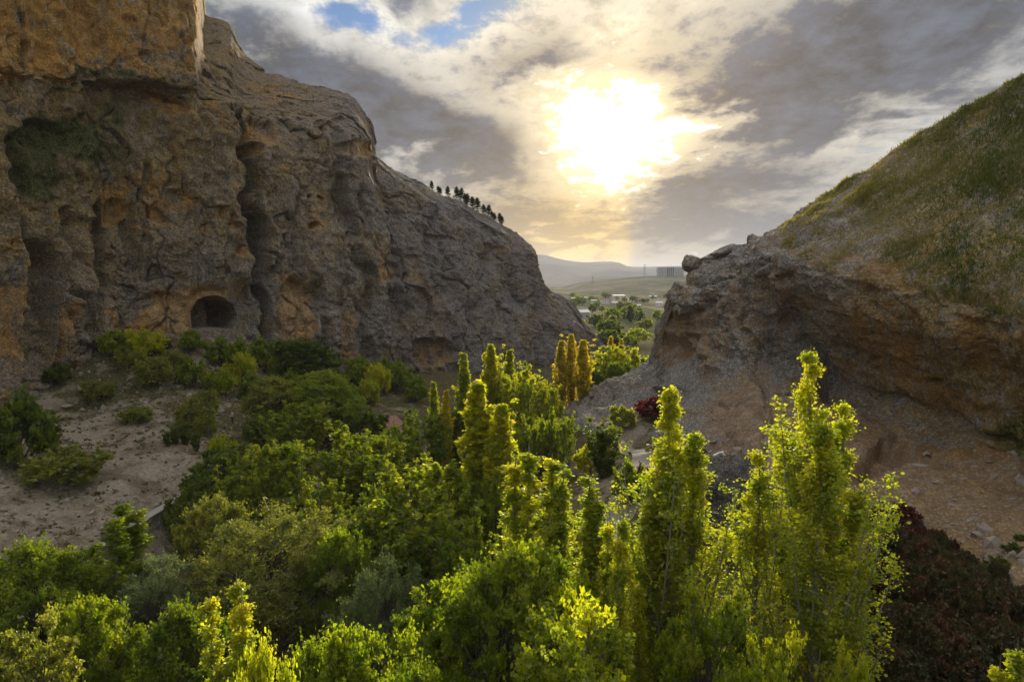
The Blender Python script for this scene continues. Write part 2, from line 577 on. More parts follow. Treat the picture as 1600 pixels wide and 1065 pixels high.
def segd(PX, PY, pts):
    """distance in pixels to a polyline"""
    best = np.full(PX.shape, 1e9)
    for (x0, y0), (x1, y1) in zip(pts[:-1], pts[1:]):
        ex, ey = x1 - x0, y1 - y0
        t = np.clip(((PX - x0) * ex + (PY - y0) * ey) / (ex * ex + ey * ey), 0, 1)
        best = np.minimum(best, np.hypot(PX - x0 - t * ex, PY - y0 - t * ey))
    return best


# ---- the high cliff with the cave
cl_cols = [
    (-520, [(-900, 70), (-50, 60), (10, 60), (300, 58), (520, 56), (720, 54)]),
    (-150, [(-600, 88), (60, 78), (90, 80), (300, 77), (500, 75), (690, 73)]),
    (0, [(-300, 100), (100, 90), (125, 93), (300, 90), (480, 87), (655, 84)]),
    (40, [(-290, 103), (108, 94), (130, 97), (300, 93), (470, 88), (640, 86)]),
    (62, [(-280, 106), (110, 97), (132, 100), (300, 99), (460, 97), (615, 93)]),
    (100, [(-270, 110), (112, 100), (135, 103), (300, 102), (450, 98), (595, 95)]),
    (150, [(-250, 118), (118, 105), (140, 108), (300, 107), (440, 104), (565, 101)]),
    (230, [(-220, 120), (124, 109), (145, 112), (300, 109), (440, 108), (540, 105)]),
    (298, [(-200, 122), (132, 112), (152, 114), (300, 112), (430, 110), (530, 108)]),
    (305, [(-120, 126), (135, 113), (153, 114.5), (300, 112), (430, 110), (530, 108.5)]),
    (313, [(16, 160), (139, 122), (156, 116), (305, 112), (435, 110), (532, 109)]),
    (345, [(34, 158), (155, 123), (172, 116), (315, 113), (445, 111), (540, 110)]),
    (356, [(40, 157), (162, 124), (185, 118), (320, 115), (450, 112), (542, 110.5)]),
    (376, [(76, 155), (176, 128), (205, 124), (330, 121), (450, 118), (545, 116)]),
    (400, [(100, 153), (182, 129), (210, 126), (330, 124), (455, 121), (552, 119)]),
    (425, [(114, 150), (188, 129), (215, 127), (330, 124), (460, 122), (560, 121)]),
    (480, [(132, 150), (195, 132), (230, 128), (330, 126), (460, 124), (575, 123)]),
    (530, [(140, 150), (200, 134), (240, 131), (340, 130), (470, 128), (580, 127)]),
    (556, [(156, 150), (205, 137), (245, 134), (345, 132), (472, 130), (582, 128)]),
    (576, [(188, 150), (232, 140), (262, 138), (355, 134), (475, 132), (582, 130)]),
    (590, [(246, 160), (272, 144), (295, 140), (370, 136), (480, 134), (582, 131)]),
    (650, [(280, 166), (312, 149), (340, 146), (400, 142), (490, 138), (586, 135)]),
    (740, [(327, 178), (357, 161), (385, 158), (430, 153), (500, 148), (588, 144)]),
    (800, [(360, 186), (386, 171), (410, 169), (450, 164), (505, 158), (584, 152)]),
    (830, [(383, 190), (404, 180), (425, 178), (455, 172), (505, 164), (582, 158)]),
    (843, [(420, 193), (432, 186), (446, 183), (470, 176), (512, 168), (578, 162)]),
    (852, [(446, 195), (453, 190), (460, 187), (480, 180), (516, 172), (576, 165)]),
    (882, [(466, 200), (475, 197), (485, 193), (500, 187), (525, 181), (571, 174)]),
    (915, [(508, 206), (513, 203), (520, 200), (530, 196), (545, 192), (566, 186)]),
    (942, [(543, 212), (546, 210), (549, 208), (552, 205), (557, 202), (566, 198)]),
]
us = np.concatenate([np.linspace(-520, -14, 60, endpoint=False), np.linspace(-14, 942, 660)])
PX, PY, YY = base_sheet(cl_cols, us, [110, 26, 92, 88, 96])
wr = 8 * fbm(np.stack([PX / 90, PY / 80, 0 * PX], -1), 2, 15) * sst(PY, 150, 200)
YY = np.stack([np.interp(us + wr[i], us, YY[i]) for i in range(len(YY))])
P0 = at(PX, PY, YY)
# outward direction of every column, level
ft = P0[-60]
ftb = np.stack([np.convolve(np.pad(ft[:, i], 60, 'edge'), np.ones(121) / 121, 'valid') for i in range(3)], 1)
tg = np.gradient(ftb, axis=0)
on = np.stack([tg[:, 1], -tg[:, 0], 0 * tg[:, 0]], 1)
on /= np.linalg.norm(on, axis=1, keepdims=True)
ON = np.broadcast_to(on[None], P0.shape)
wob = 9 * fbm(np.stack([PX / 40, PY / 40, 0 * PX], -1), 3, 5)
PXw = PX + wob; PYw = PY + 9 * fbm(np.stack([PX / 40, PY / 40, 0 * PX + 9], -1), 3, 8)
q = P0 * np.array([1, 1, 0.33])
q2 = P0 * np.array([1, 1, 0.13])
disp = 1.7 * fbm(q * 0.055, 3, 21) + 1.5 * ridge(q2 * 0.115, 3, 31, 0.45) - 0.6
disp += 0.55 * fbm(P0 * np.array([0.22, 0.22, 0.16]), 4, 41, 0.55)
disp += 0.30 * ridge(P0 * np.array([0.5, 0.5, 0.38]), 3, 55, 0.5)
disp += 0.16 * fbm(P0 * 1.3, 3, 61, 0.55)
def worley(p, seed):
    i0 = np.floor(p).astype(np.int64)
    d1 = np.full(p.shape[:-1], 9.0); d2 = d1.copy(); idc = np.zeros(p.shape[:-1], np.float32)
    for a_ in (-1, 0, 1):
        for b_ in (-1, 0, 1):
            for c_ in (-1, 0, 1):
                c0 = i0 + np.array([a_, b_, c_])
                x_, y_, z_ = c0[..., 0], c0[..., 1], c0[..., 2]
                o_ = np.stack([_h(x_, y_, z_, seed), _h(x_, y_, z_, seed + 1), _h(x_, y_, z_, seed + 2)], -1) * 0.45 + 0.5
                dd_ = np.sqrt(((c0 + o_ - p)**2).sum(-1))
                nw = dd_ < d1
                d2 = np.where(nw, d1, np.minimum(d2, dd_)); idc = np.where(nw, o_[..., 0], idc); d1 = np.where(nw, dd_, d1)
    return d1, d2, idc


qw = P0 + 1.2 * np.stack([fbm(P0 * 0.3, 2, 81), fbm(P0 * 0.3, 2, 83), fbm(P0 * 0.3, 2, 85)], -1)
w1, w2, wid = worley(qw * np.array([0.16, 0.16, 0.045]), 87)
crack = np.exp(-((w2 - w1) / 0.05)**2)
disp += (wid - 0.5) * 1.5 - 0.5 * crack
w1, w2, wid = worley(qw * np.array([0.5, 0.5, 0.22]), 97)
disp += (wid - 0.5) * 0.42 - 0.14 * np.exp(-((w2 - w1) / 0.07)**2)
# bedding: faint level benches
disp += 0.16 * fbm(P0 * np.array([0.05, 0.05, 0.35]), 2, 77)
fresh = np.zeros_like(PX) - 0.05; moss = np.zeros_like(PX) - 0.12
moss += 0.22 * (1 - sst(ell(PX, PY, 170, 200, 260, 170), 0.4, 1.2)) + 0.10 * (1 - sst(PY, 250, 420))
# vertical clefts (pixel polyline, width px, depth m)
for pts, w, dep in [
        ([(-5, 220), (30, 330), (62, 430), (48, 610)], 10, 3.0),
        ([(95, 330), (110, 430), (150, 560)], 9, 2.0),
        ([(146, 330), (160, 400), (152, 520)], 9, 2.0),
        ([(364, 185), (380, 300), (396, 430), (404, 540)], 9, 4.5),
        ([(300, 180), (330, 260)], 5, 0.7),
        ([(226, 265), (205, 340), (195, 420)], 6, 0.8),
        ([(528, 190), (535, 320), (560, 420), (572, 560)], 9, 2.2),
        ([(492, 440), (500, 560)], 8, 1.8),
        ([(415, 420), (425, 560)], 8, 1.6),
        ([(605, 300), (612, 380), (622, 560)], 9, 1.6),
        ([(566, 300), (567, 430)], 6, 1.2),
        ([(680, 330), (668, 400), (690, 470)], 7, 1.0),
        ([(735, 480), (720, 580)], 7, 1.0),
        ([(770, 400), (760, 440)], 7, 1.2)]:
    dd = segd(PXw, PYw, pts)
    disp -= dep * np.exp(-(dd / w)**2)
    disp += 0.35 * dep * np.exp(-((dd - 2.2 * w) / (1.3 * w))**2)
    fresh -= 0.35 * np.exp(-(dd / (1.6 * w))**2)
# hollows (x, y, rx, ry, depth, power, tilt)
for x, y, rx, ry, dep, pw, tl in [
        (180, 338, 22, 22, 1.7, 2, 0.6), (244, 344, 18, 14, 1.0, 2, 0.6), (322, 359, 8, 10, 0.9, 2, 0), (342, 335, 10, 8, 0.9, 2, 0.5),
        (357, 347, 9, 6, 0.9, 2, 0.6), (368, 388, 14, 10, 0.7, 2, -0.4), (400, 205, 42, 26, 3.0, 2, 0.2), (375, 235, 26, 14, 3.0, 2, 0.2),
        (486, 310, 5, 4, 1.4, 2, 0), (505, 310, 6, 4, 1.4, 2, 0.3), (496, 356, 8, 7, 1.6, 2, 0.4), (455, 482, 36, 52, 1.6, 2.6, 0.25),
        (540, 520, 18, 44, 0.9, 2, 0), (672, 545, 40, 22, 2.3, 2.6, -0.12), (600, 432, 22, 18, 0.9, 2.4, 0), (638, 424, 16, 20, 0.9, 2.4, 0),
        (560, 235, 32, 16, 1.6, 2, 0), (687, 368, 14, 6, 1.0, 2, 0), (772, 395, 22, 18, 1.4, 2, 0), (776, 494, 11, 22, 0.8, 2, 0.2),
        (835, 470, 8, 10, 0.7, 2, 0), (250, 500, 50, 40, 1.2, 3, 0), (20, 500, 40, 60, 0.8, 3, 0), (100, 520, 22, 45, 0.8, 2, 0), (60, 215, 60, 30, 2.0, 2, 0), (245, 160, 42, 14, 1.2, 2, 0.3)]:
    e = ell(PXw, PYw, x, y, rx, ry, pw, tl)
    k = 1 - sst(e, 0.62, 1.05)
    disp -= dep * k
    fresh += 0.55 * (1 - sst(e, 0.7, 1.25)) * min(1.0, dep)
# upper tier: streaked wall, fresh rock
k = (1 - sst(PYw, 118, 132)) * (1 - sst(PXw, 304, 316))
fresh += 0.55 * k
fresh += 0.35 * (1 - sst(ell(PXw, PYw, 320, 460, 90, 22, 2, -0.2), 0.6, 1.3))
fresh += 0.3 * (1 - sst(ell(PXw, PYw, 200, 300, 60, 40), 0.6, 1.3)) + 0.25 * (1 - sst(ell(PXw, PYw, 130, 400, 35, 70), 0.6, 1.3))
fresh += 0.30 * (1 - sst(ell(PXw, PYw, 300, 190, 50, 50), 0.6, 1.3))
fresh -= 0.75 * (1 - sst(ell(PXw, PYw, 205, 460, 36, 60, 2, -0.25), 0.7, 1.1))
fresh -= 0.25 * sst(PX, 590, 640)
for x, y, rx, ry, a in [(60, 215, 75, 34, 1.0), (45, 290, 45, 40, 0.8), (150, 240, 90, 70, 0.34), (190, 160, 90, 35, 0.28), (250, 20, 60, 18, 0.5), (290, 60, 14, 90, 0.35), (160, 122, 150, 8, 0.5),
                        (400, 240, 45, 30, 0.42), (480, 250, 70, 60, 0.22), (560, 300, 60, 70, 0.15), (700, 310, 130, 30, 0.20), (15, 420, 30, 30, 0.3), (430, 110, 120, 30, 0.3)]:
    moss += 0.8 * a * (1 - sst(ell(PX + 3 * wob, PY + 2.5 * (PYw - PY), x, y, rx, ry), 0.2, 1.6))
# crumbling slope above the face is less rugged than the face
topk = sst(PX, 306, 320) * (1 - sst((PY - PY[0]) / np.maximum(PY[110] - PY[0], 1), 0.2, 1.0))
disp *= 1 - 0.45 * topk
disp *= 0.25 + 0.75 * sst(ell(PX, PY, 333, 490, 33, 33), 1.1, 2.2)
P1 = P0 + ON * disp[..., None]
# the cave: an arched chamber with a flat floor, cut deep into the face
ce = ell(PX, PY, 333, 496, 33, 33, 2.2)
ck = (1 - sst(ce, 0.90, 1.03)) * (1 - sst(PY, 511, 515))
ring = np.exp(-((ce - 1.25) / 0.28)**2) * (PY < 520)
P1 += -ON * (8.0 * ck)[..., None] - ON * (0.9 * ring * (PX < 350))[..., None]
fresh += 0.5 * ring * (PX < 352) + 0.15 * ck
P1[..., 2] += 0.12 * fbm(P0 * 0.8, 3, 91)
# rows behind the rim and below the foot
n_b = 16
bd = np.array([-0.38, 0.92, 0.0])
bk = []
for i in range(n_b, 0, -1):
    r = P1[0] + bd * (i**1.7 * 0.9) + np.array([0, 0, -1.0]) * (0.05 * i**1.7 + 0.25 * min(i, 4))
    r = r + 0.5 * fbm(r * 0.15, 3, 3)[:, None] * np.array([0, 0, 1.0])
    bk.append(r)
dn = [P1[-1] + on * 0.4 * i + np.array([0, 0, -1.6 * i]) for i in (1, 2, 3, 4)]
V = np.concatenate([np.array(bk), P1, np.array(dn)])
padrow = lambda A: np.concatenate([np.repeat(A[:1], n_b, 0), A, np.repeat(A[-1:], 4, 0)])
me = mesh_np('cliff', V, grid_quads(V.shape[0], V.shape[1], True), smooth=True, attrs={'fresh': padrow(fresh), 'moss': padrow(moss), 'ochre': padrow(0.5 * (1 - sst(PXw, 330, 600)) * (1 - sst(PYw, 300, 480)) + 0.3 * (1 - sst(PXw, 80, 420))), 'grey': padrow(sst(PXw, 500, 680))})
cliff = tag(link('cliff', me, M_cliff), 'towering weathered rock cliff with an arched cave and hollows', kind='structure')
CLIFF_RIM = P1[0]; CLIFF_PX = us; CLIFF_FOOT = P1[-1]
CLIFF_G = (PX, PY, P1)

# ---- the spur opposite: grassy slope, overhanging lip, hollow and sandy apron
NOSE = 1048
sp_cols = [
    (884, [(640, 112), (642, 110), (644, 108), (646, 106), (650, 103), (656, 99), (664, 95)]),
    (950, [(600, 110), (605, 107), (610, 105), (616, 102), (626, 98), (642, 91), (668, 83)]),
    (1005, [(573, 107), (580, 104), (588, 101), (596, 98), (608, 94), (640, 86), (682, 76)]),
    (1026, [(552, 105), (562, 102), (572, 100), (582, 98), (600, 94), (640, 83), (692, 71)]),
    (1038, [(508, 100), (520, 98), (532, 97), (548, 96), (580, 92), (640, 80), (702, 67)]),
    (1050, [(452, 95), (462, 92.5), (480, 91.5), (497, 94), (550, 92), (640, 77), (712, 63)]),
    (1062, [(436, 94), (448, 90.5), (482, 89), (499, 91.5), (552, 90), (640, 75), (718, 61)]),
    (1090, [(418, 93), (432, 89.5), (470, 87.5), (500, 88), (556, 86), (645, 72), (735, 57)]),
    (1120, [(403, 92), (420, 88), (455, 85), (505, 84.5), (562, 81), (652, 69), (770, 53)]),
    (1158, [(376, 90), (394, 85), (430, 81), (490, 80), (562, 76), (660, 64), (800, 50)]),
    (1168, [(368, 90), (386, 84), (420, 79.5), (488, 79), (562, 75), (662, 63), (806, 49)]),
    (1192, [(366, 89), (374, 82), (398, 73), (436, 73.8), (552, 75), (665, 61), (830, 47)]),
    (1240, [(334, 86), (360, 78), (412, 68.5), (450, 69.0), (560, 73.5), (680, 58), (860, 44.5)]),
    (1300, [(290, 82), (345, 73), (432, 64), (472, 64.4), (585, 70.5), (705, 55), (895, 41)]),
    (1400, [(230, 76), (322, 66), (455, 57), (500, 57.4), (632, 63.5), (765, 48), (945, 37)]),
    (1500, [(172, 70), (310, 59), (478, 50), (524, 50.4), (668, 56), (815, 43), (1010, 33)]),
    (1600, [(115, 64), (300, 53), (505, 44), (552, 44.4), (705, 49.5), (855, 38), (1085, 29)]),
    (1800, [(0, 55), (265, 45), (560, 36), (600, 39), (780, 38), (940, 31), (1300, 24)]),
    (2300, [(-300, 40), (200, 33), (680, 27), (720, 29), (950, 28), (1200, 24), (1800, 18)]),
]
us2 = np.concatenate([np.linspace(884, 1625, 470), np.linspace(1630, 2300, 50)])
PX, PY, YY = base_sheet(sp_cols, us2, [70, 60, 26, 70, 70, 80])
P0 = at(PX, PY, YY)
N0 = normals(box_blur(P0, 9))
sgn = np.sign(np.sum(N0 * (CAM - P0), -1, keepdims=True)); N0 *= np.where(sgn == 0, 1, sgn)
wx = 10 * fbm(np.stack([PX / 50, PY / 50, 0 * PX], -1), 3, 105)
wy = 10 * fbm(np.stack([PX / 50, PY / 50, 0 * PX + 9], -1), 3, 108)
PXw, PYw = PX + wx, PY + wy
rows = np.arange(PX.shape[0])[:, None] * np.ones_like(PX)
grassy = (1 - sst(rows, 95, 132)) * sst(PXw + 3 * wy, 1170, 1480)
lipk = np.exp(-((rows - 132) / 10)**2) * sst(PX, 1180, 1240)
wall = sst(rows, 128, 150) * (1 - sst(rows, 215, 240))
sand = sst(rows, 225, 250)
rampk = (1 - sst(PX, 1060, 1200)) * sst(PY, 540, 590)
disp = 0.9 * fbm(P0 * 0.10, 3, 121)
disp += (0.55 - 0.25 * grassy - 0.25 * sand - 0.28 * wall * sst(PX, 1180, 1260)) * fbm(P0 * 0.33, 4, 131, 0.55)
disp += (0.26 - 0.15 * grassy - 0.19 * sand) * (1 - 0.6 * wall * sst(PX, 1180, 1260)) * ridge(P0 * np.array([0.55, 0.55, 0.8]), 3, 141)
disp += (0.14 - 0.06 * sand) * fbm(P0 * 1.6, 3, 151, 0.6)
disp += 0.10 * lipk * fbm(P0 * 0.8, 3, 155)
# runnels down the ramp and the hollow wall
disp += (0.22 * wall) * ridge(np.stack([PXw / 34 - PYw / 90, PYw / 300, 0 * PX], -1), 2, 161)
disp += 0.45 * rampk * ridge(np.stack([(PYw + 0.34 * PXw) / 22, PXw / 260, 0 * PX], -1), 3, 165)
fresh = 0.12 + 0 * PX; moss = -0.2 + 0 * PX
for pts, w, dep in [([(1165, 372), (1152, 420), (1140, 500)], 5, 0.9), ([(1062, 440), (1090, 450), (1140, 445)], 5, 0.8), ([(1050, 487), (1080, 494), (1110, 480)], 5, 0.8),
                    ([(1195, 400), (1215, 470), (1250, 500)], 7, 1.2), ([(1200, 600), (1200, 720)], 6, 0.7), ([(1050, 545), (1090, 560), (1060, 600)], 9, 0.8), ([(1110, 470), (1100, 520), (1120, 545)], 9, 0.8),
                    ([(1230, 500), (1290, 580), (1340, 610), (1450, 640), (1600, 705)], 10, 1.0), ([(1255, 540), (1300, 590)], 8, 1.3)]:
    dd = segd(PXw, PYw, pts)
    disp -= dep * np.exp(-(dd / w)**2)
    fresh -= 0.2 * np.exp(-(dd / (1.5 * w))**2)
for x, y, rx, ry, dep, pw, tl in [(1385, 705, 45, 26, 1.5, 2, -0.35), (1340, 735, 30, 18, 1.2, 2, -0.6), (1100, 500, 26, 26, 0.6, 2, 0), (1410, 830, 6, 4, 0.25, 2, 0), (1445, 600, 10, 8, 0.6, 2, 0), (1370, 570, 9, 7, 0.5, 2, 0), (1075, 545, 20, 20, 0.6, 2, 0)]:
    e = ell(PXw, PYw, x, y, rx, ry, pw, tl)
    disp -= dep * (1 - sst(e, 0.5, 1.1))
# pale slab hanging at the corner of the lip
e = ell(PXw, PYw, 1212, 440, 24, 48, 2.4, -0.25)
disp += 1.4 * (1 - sst(e, 0.8, 1.05)); fresh += 0.1 * (1 - sst(e, 0.8, 1.05)) 
fresh += 0.65 * sand * sst(PX, 1100, 1250) + 0.35 * (1 - sst(PX, 1060, 1200)) * wall - 0.25 * rampk + 0.25 * wall * sst(PX, 1180, 1260)
fresh += 0.35 * (1 - sst(ell(PXw, PYw, 1340, 420, 120, 22, 2, 0.18), 0.6, 1.2))
fresh += 0.3 * (1 - sst(ell(PXw, PYw, 1085, 560, 50, 50), 0.6, 1.2)) - 0.30 * rampk * (1 - sst(PYw - (640 - (PXw - 895) * 0.30), -20, 25))
fresh += 0.75 * (1 - sst(ell(PXw, PYw, 1150, 670, 75, 55), 0.6, 1.3))
moss += grassy * (0.16 + 0.50 * sst(PXw + 3 * wy, 1330, 1600)) * (1 - 0.6 * sst(rows, 80, 110)) + 0.38 * wall * sst(PXw, 1240, 1420) + 0.22 * wall * sst(PXw, 1450, 1580)
moss += 0.45 * sst(PXw, 1480, 1600) * sst(PYw, 640, 680) * (1 - sst(PYw, 760, 820))
disp *= 1 - 0.75 * grassy
sw_ = wall * sst(PX, 1180, 1260)
disp += 0.20 * grassy * (1 - np.exp(-(rows / 25)**2)) * ridge(np.stack([PXw / 60 + PYw / 90, PYw / 160, 0 * PX], -1), 3, 171)
P1 = P0 + N0 * disp[..., None]
bk = []
for i in range(n_b, 0, -1):
    r = P1[0] + np.array([0.72, 0.68, 0.0]) * (i**1.7 * 0.55) + np.array([0, 0, -1.0]) * (0.06 * i**1.7 + 0.12 * min(i, 4))
    bk.append(r + 0.4 * fbm(r * 0.15, 3, 13)[:, None] * np.array([0, 0, 1.0]))
dn = [P1[-1] + np.array([-0.5, -0.3, 0]) * 0.5 * i + np.array([0, 0, -1.4 * i]) for i in (1, 2, 3, 4)]
V = np.concatenate([np.array(bk), P1, np.array(dn)])
me = mesh_np('rock_spur', V, grid_quads(V.shape[0], V.shape[1], True), smooth=True, attrs={'fresh': padrow(fresh), 'moss': padrow(moss), 'ochre': padrow(0.7 * sst(PXw, 1230, 1450) * (1 - 0.6 * sand)), 'grey': padrow(0.35 * rampk)})
spur = tag(link('rock_spur', me, M_spur), 'rocky spur with a grassy top and an overhanging lip above a sandy apron', kind='structure')
SPUR_G = (PX, PY, P1, grassy, N0)
SPUR_FOOT = P1[-1]


def on_sheet(G_, px, py):
    k = np.argmin((G_[0] - px)**2 + (G_[1] - py)**2)
    return G_[2].reshape(-1, 3)[k].copy()


# ------------------------------------------------------------------ ground
ctl = []
for px in list(range(-500, 930, 60)):
    i = np.argmin(np.abs(CLIFF_PX - px)); f = CLIFF_FOOT[i]
    ctl.append((f[0], f[1], f[2] + 0.6))
    ctl.append((f[0] - 12, f[1] + 14, f[2] + 1.0))
for px in list(range(890, 2300, 70)):
    i = np.argmin(np.abs(us2 - px)); f = SPUR_FOOT[i]
    ctl.append((f[0], f[1], f[2] + 0.25))
    ctl.append((f[0] + 12, f[1] + 8, f[2] - 1.5))
for px, py, Y in [(150, 640, 88), (300, 600, 96), (60, 690, 73), (150, 700, 76), (260, 680, 80), (0, 760, 62), (100, 780, 62), (200, 760, 66), (250, 740, 70), (0, 850, 51), (100, 840, 54), (365, 661, 90), (420, 620, 104), (520, 620, 112), (650, 610, 125), (610, 672, 96), (980, 712, 73), (1010, 745, 63), (960, 680, 80), (940, 760, 62), (960, 850, 48), (1140, 850, 47), (1060, 800, 54), (290, 775, 67), (205, 818, 59)]:
    ctl.append(tuple(at(px, py, Y)))
for x, y, z in [(-20, 30, 2.5), (-20, 50, 2.5), (-10, 20, 2), (0, 30, 2), (0, 50, 2), (0, 70, 2.2), (5, 90, 2.5), (-12, 70, 2.5), (-12, 95, 3.5), (5, 120, 2.5), (15, 150, 2.5), (30, 170, 2.5), (0, 0, 2.5), (-30, 0, 5), (20, 0, 6), (10, 40, 3.5), (12, 25, 4), (-35, 25, 4), (-30, 42, 3), (-22, 62, 2.8), (-25, 75, 4.0),
                (45, 200, 2.5), (35, 250, 2.2), (60, 260, 2), (80, 200, 2), (100, 150, 2), (0, 250, 2), (-40, 220, 2), (-100, 250, 2), (150, 260, 2), (-60, -30, 8), (60, -30, 8), (0, -30, 3), (-130, 100, 10), (-150, 0, 10), (150, 50, 2), (150, 150, 2), (15, 125, 3), (22, 120, 3.5), (-30.5, 58, 2.2), (-29.5, 63, 2.4), (-28.5, 68, 2.8)]:
    ctl.append((x, y, z))
ctl = np.array(ctl)


def _tps(r2): return np.where(r2 > 1e-9, 0.5 * r2 * np.log(np.maximum(r2, 1e-9)), 0)


nC = len(ctl)
sc_ = 50.0
Cn = ctl[:, :2] / sc_
A = np.zeros((nC + 3, nC + 3))
A[:nC, :nC] = _tps(((Cn[:, None] - Cn[None])**2).sum(-1)) + np.eye(nC) * 0.004
A[:nC, nC] = 1; A[:nC, nC + 1:] = Cn; A[nC, :nC] = 1; A[nC + 1:, :nC] = Cn.T
wts = np.linalg.solve(A, np.concatenate([ctl[:, 2], [0, 0, 0]]))


WA = at(200, 826, 57.5); WB = at(296, 768, 68)
WL = float(np.hypot(*(WB - WA)[:2])); WD = (WB - WA)[:2] / WL


def ground_h(x, y):
    x = np.asarray(x, float); y = np.asarray(y, float)
    shp = np.broadcast(x, y).shape
    x = np.broadcast_to(x, shp).ravel(); y = np.broadcast_to(y, shp).ravel()
    xy = np.stack([np.clip(x, -155, 155), np.clip(y, -35, 265)], 1) / sc_
    z = np.zeros(len(x))
    for s in range(0, len(x), 40000):
        b = xy[s:s + 40000]
        z[s:s + 40000] = _tps(((b[:, None] - Cn[None])**2).sum(-1)) @ wts[:nC] + wts[nC] + b @ wts[nC + 1:]
    p = np.stack([x, y, 0 * x], 1)
    near = 1 - sst(y, 200, 255)
    side = 1 - sst(np.abs(x), 130, 155)
    z = 2.0 + (z - 2.0) * near * side
    sw = (x - WA[0]) * WD[0] + (y - WA[1]) * WD[1]
    dw = (x - WA[0]) * WD[1] - (y - WA[1]) * WD[0]
    mk = sst(dw, 0.0, 0.5) * (1 - sst(dw, 8, 14)) * sst(sw, -9, -5) * (1 - sst(sw, WL + 2, WL + 5))
    z = z * (1 - mk) + np.minimum(z, 1.6) * mk
    n = 0.45 * fbm(p * 0.12, 3, 201) + 0.16 * fbm(p * 0.6, 3, 211) + 0.16 * ridge(p * 0.35, 3, 221)
    return (z + n * near).reshape(shp)


def gxy(px, Y):
    """ground point under a pixel column at depth Y"""
    x = (px - 800.0) / F * Y / (math.cos(PITCH))  # close enough for base points
    return x


xs = np.concatenate([-np.geomspace(12000, 95, 40), np.linspace(-92, 75, 270), np.geomspace(78, 12000, 45)])
ys = np.concatenate([[-3000, -800, -200, -80, -40], np.linspace(-20, 205, 300), np.geomspace(210, 14000, 110)])
XX, YY = np.meshgrid(xs, ys)
ZZ = ground_h(XX, YY)
V = np.stack([XX, YY, ZZ], -1)
m_g, g = new_mat('earth')
P = g.node('ShaderNodeTexCoord').outputs['Object']
big = g.noise(P, 0.05, 5, 0.6, 0.4); mid = g.noise(P, 0.45, 7, 0.62, 0.3); fine = g.noise(P, 3.0, 6, 0.7)
c_dirt = g.mix(g.step(fine, 0.35, 0.65), (0.195, 0.155, 0.108), (0.30, 0.245, 0.178))
c_scrub = g.mix(g.step(fine, 0.35, 0.65), (0.045, 0.042, 0.018), (0.13, 0.105, 0.05))
f = g.add(g.mul(g.sub(big, 0.5), 1.5), g.add(g.mul(g.sub(mid, 0.5), 1.8), g.attr('scrub')))
gr = g.voro(P, 2.2)
c_dirt = g.mix(1.0, c_dirt, g.add(0.62, g.mul(mid, 0.75)), 'MULTIPLY')
c_dirt = g.mix(g.mul(g.step(gr, 0.25, 0.05), 0.6), c_dirt, (0.34, 0.29, 0.23))
c_dirt = g.mix(g.step(g.noise(g.mapping(P, loc=(5, 5, 5)), 0.22, 5, 0.65), 0.45, 0.62), c_dirt, g.mix(1.0, c_dirt, (0.60, 0.56, 0.52), 'MULTIPLY'))
near_c = g.mix(g.step(f, 0.26, 0.56), c_dirt, c_scrub)
# the far plain: fields and orchards
fld = g.voro(g.mapping(P, (1, 0.35, 1)), 0.016, out='Color')
sp = g.node('ShaderNodeSeparateColor'); g.put(sp.inputs[0], fld)
far_c = g.ramp(sp.outputs[0], [(0.0, (0.085, 0.085, 0.045)), (0.35, (0.14, 0.12, 0.07)), (0.6, (0.19, 0.155, 0.11)), (1.0, (0.27, 0.22, 0.165))])
far_c = g.mix(g.step(mid, 0.3, 0.7), far_c, g.mix(0.4, far_c, (0.08, 0.09, 0.03)))
sy = g.node('ShaderNodeSeparateXYZ'); g.put(sy.inputs[0], P)
col = g.mix(g.step(sy.outputs[1], 215, 300), near_c, far_c)
finish(g, col, 1.0, g.add(fine, g.mul(mid, 1.5)), 0.6, 0.25, 0.0)
scr = 0.25 + 0 * XX
scr += 0.35 * sst(XX, -36, -26)
scr -= 0.55 * np.exp(-(((XX + 46) / 14)**2 + ((YY - 66) / 15)**2)) + 0.25 * np.exp(-(((XX - 13) / 7)**2 + ((YY - 66) / 16)**2))
scr += 0.35 * np.exp(-(((XX + 45) / 20)**2 + ((YY - 95) / 12)**2))
me = mesh_np('ground', V, grid_quads(len(ys), len(xs)), smooth=True, attrs={'scrub': scr})
tag(link('ground', me, m_g), 'valley floor of bare earth, scrub and far fields', kind='structure')

# ------------------------------------------------------------------ far hills
m_h, g = new_mat('dry_hillside')
P = g.node('ShaderNodeTexCoord').outputs['Object']
n1 = g.noise(P, 0.004, 7, 0.62, 0.6); n2 = g.noise(P, 0.03, 6, 0.65)
col = g.mix(g.step(n1, 0.38, 0.62), (0.105, 0.098, 0.058), (0.195, 0.165, 0.11))
col = g.mix(g.mul(g.step(n2, 0.5, 0.7), 0.6), col, (0.30, 0.255, 0.175))
finish(g, col, 1.0, n2, 0.7, 8.0, 0.0)
m_mt, g = new_mat('mountain_rock')
P = g.node('ShaderNodeTexCoord').outputs['Object']
n1 = g.noise(P, 0.0012, 7, 0.6, 0.5)
finish(g, g.mix(g.step(n1, 0.35, 0.65), (0.13, 0.11, 0.09), (0.24, 0.20, 0.16)), 1.0, n1, 0.6, 40, 0.0)


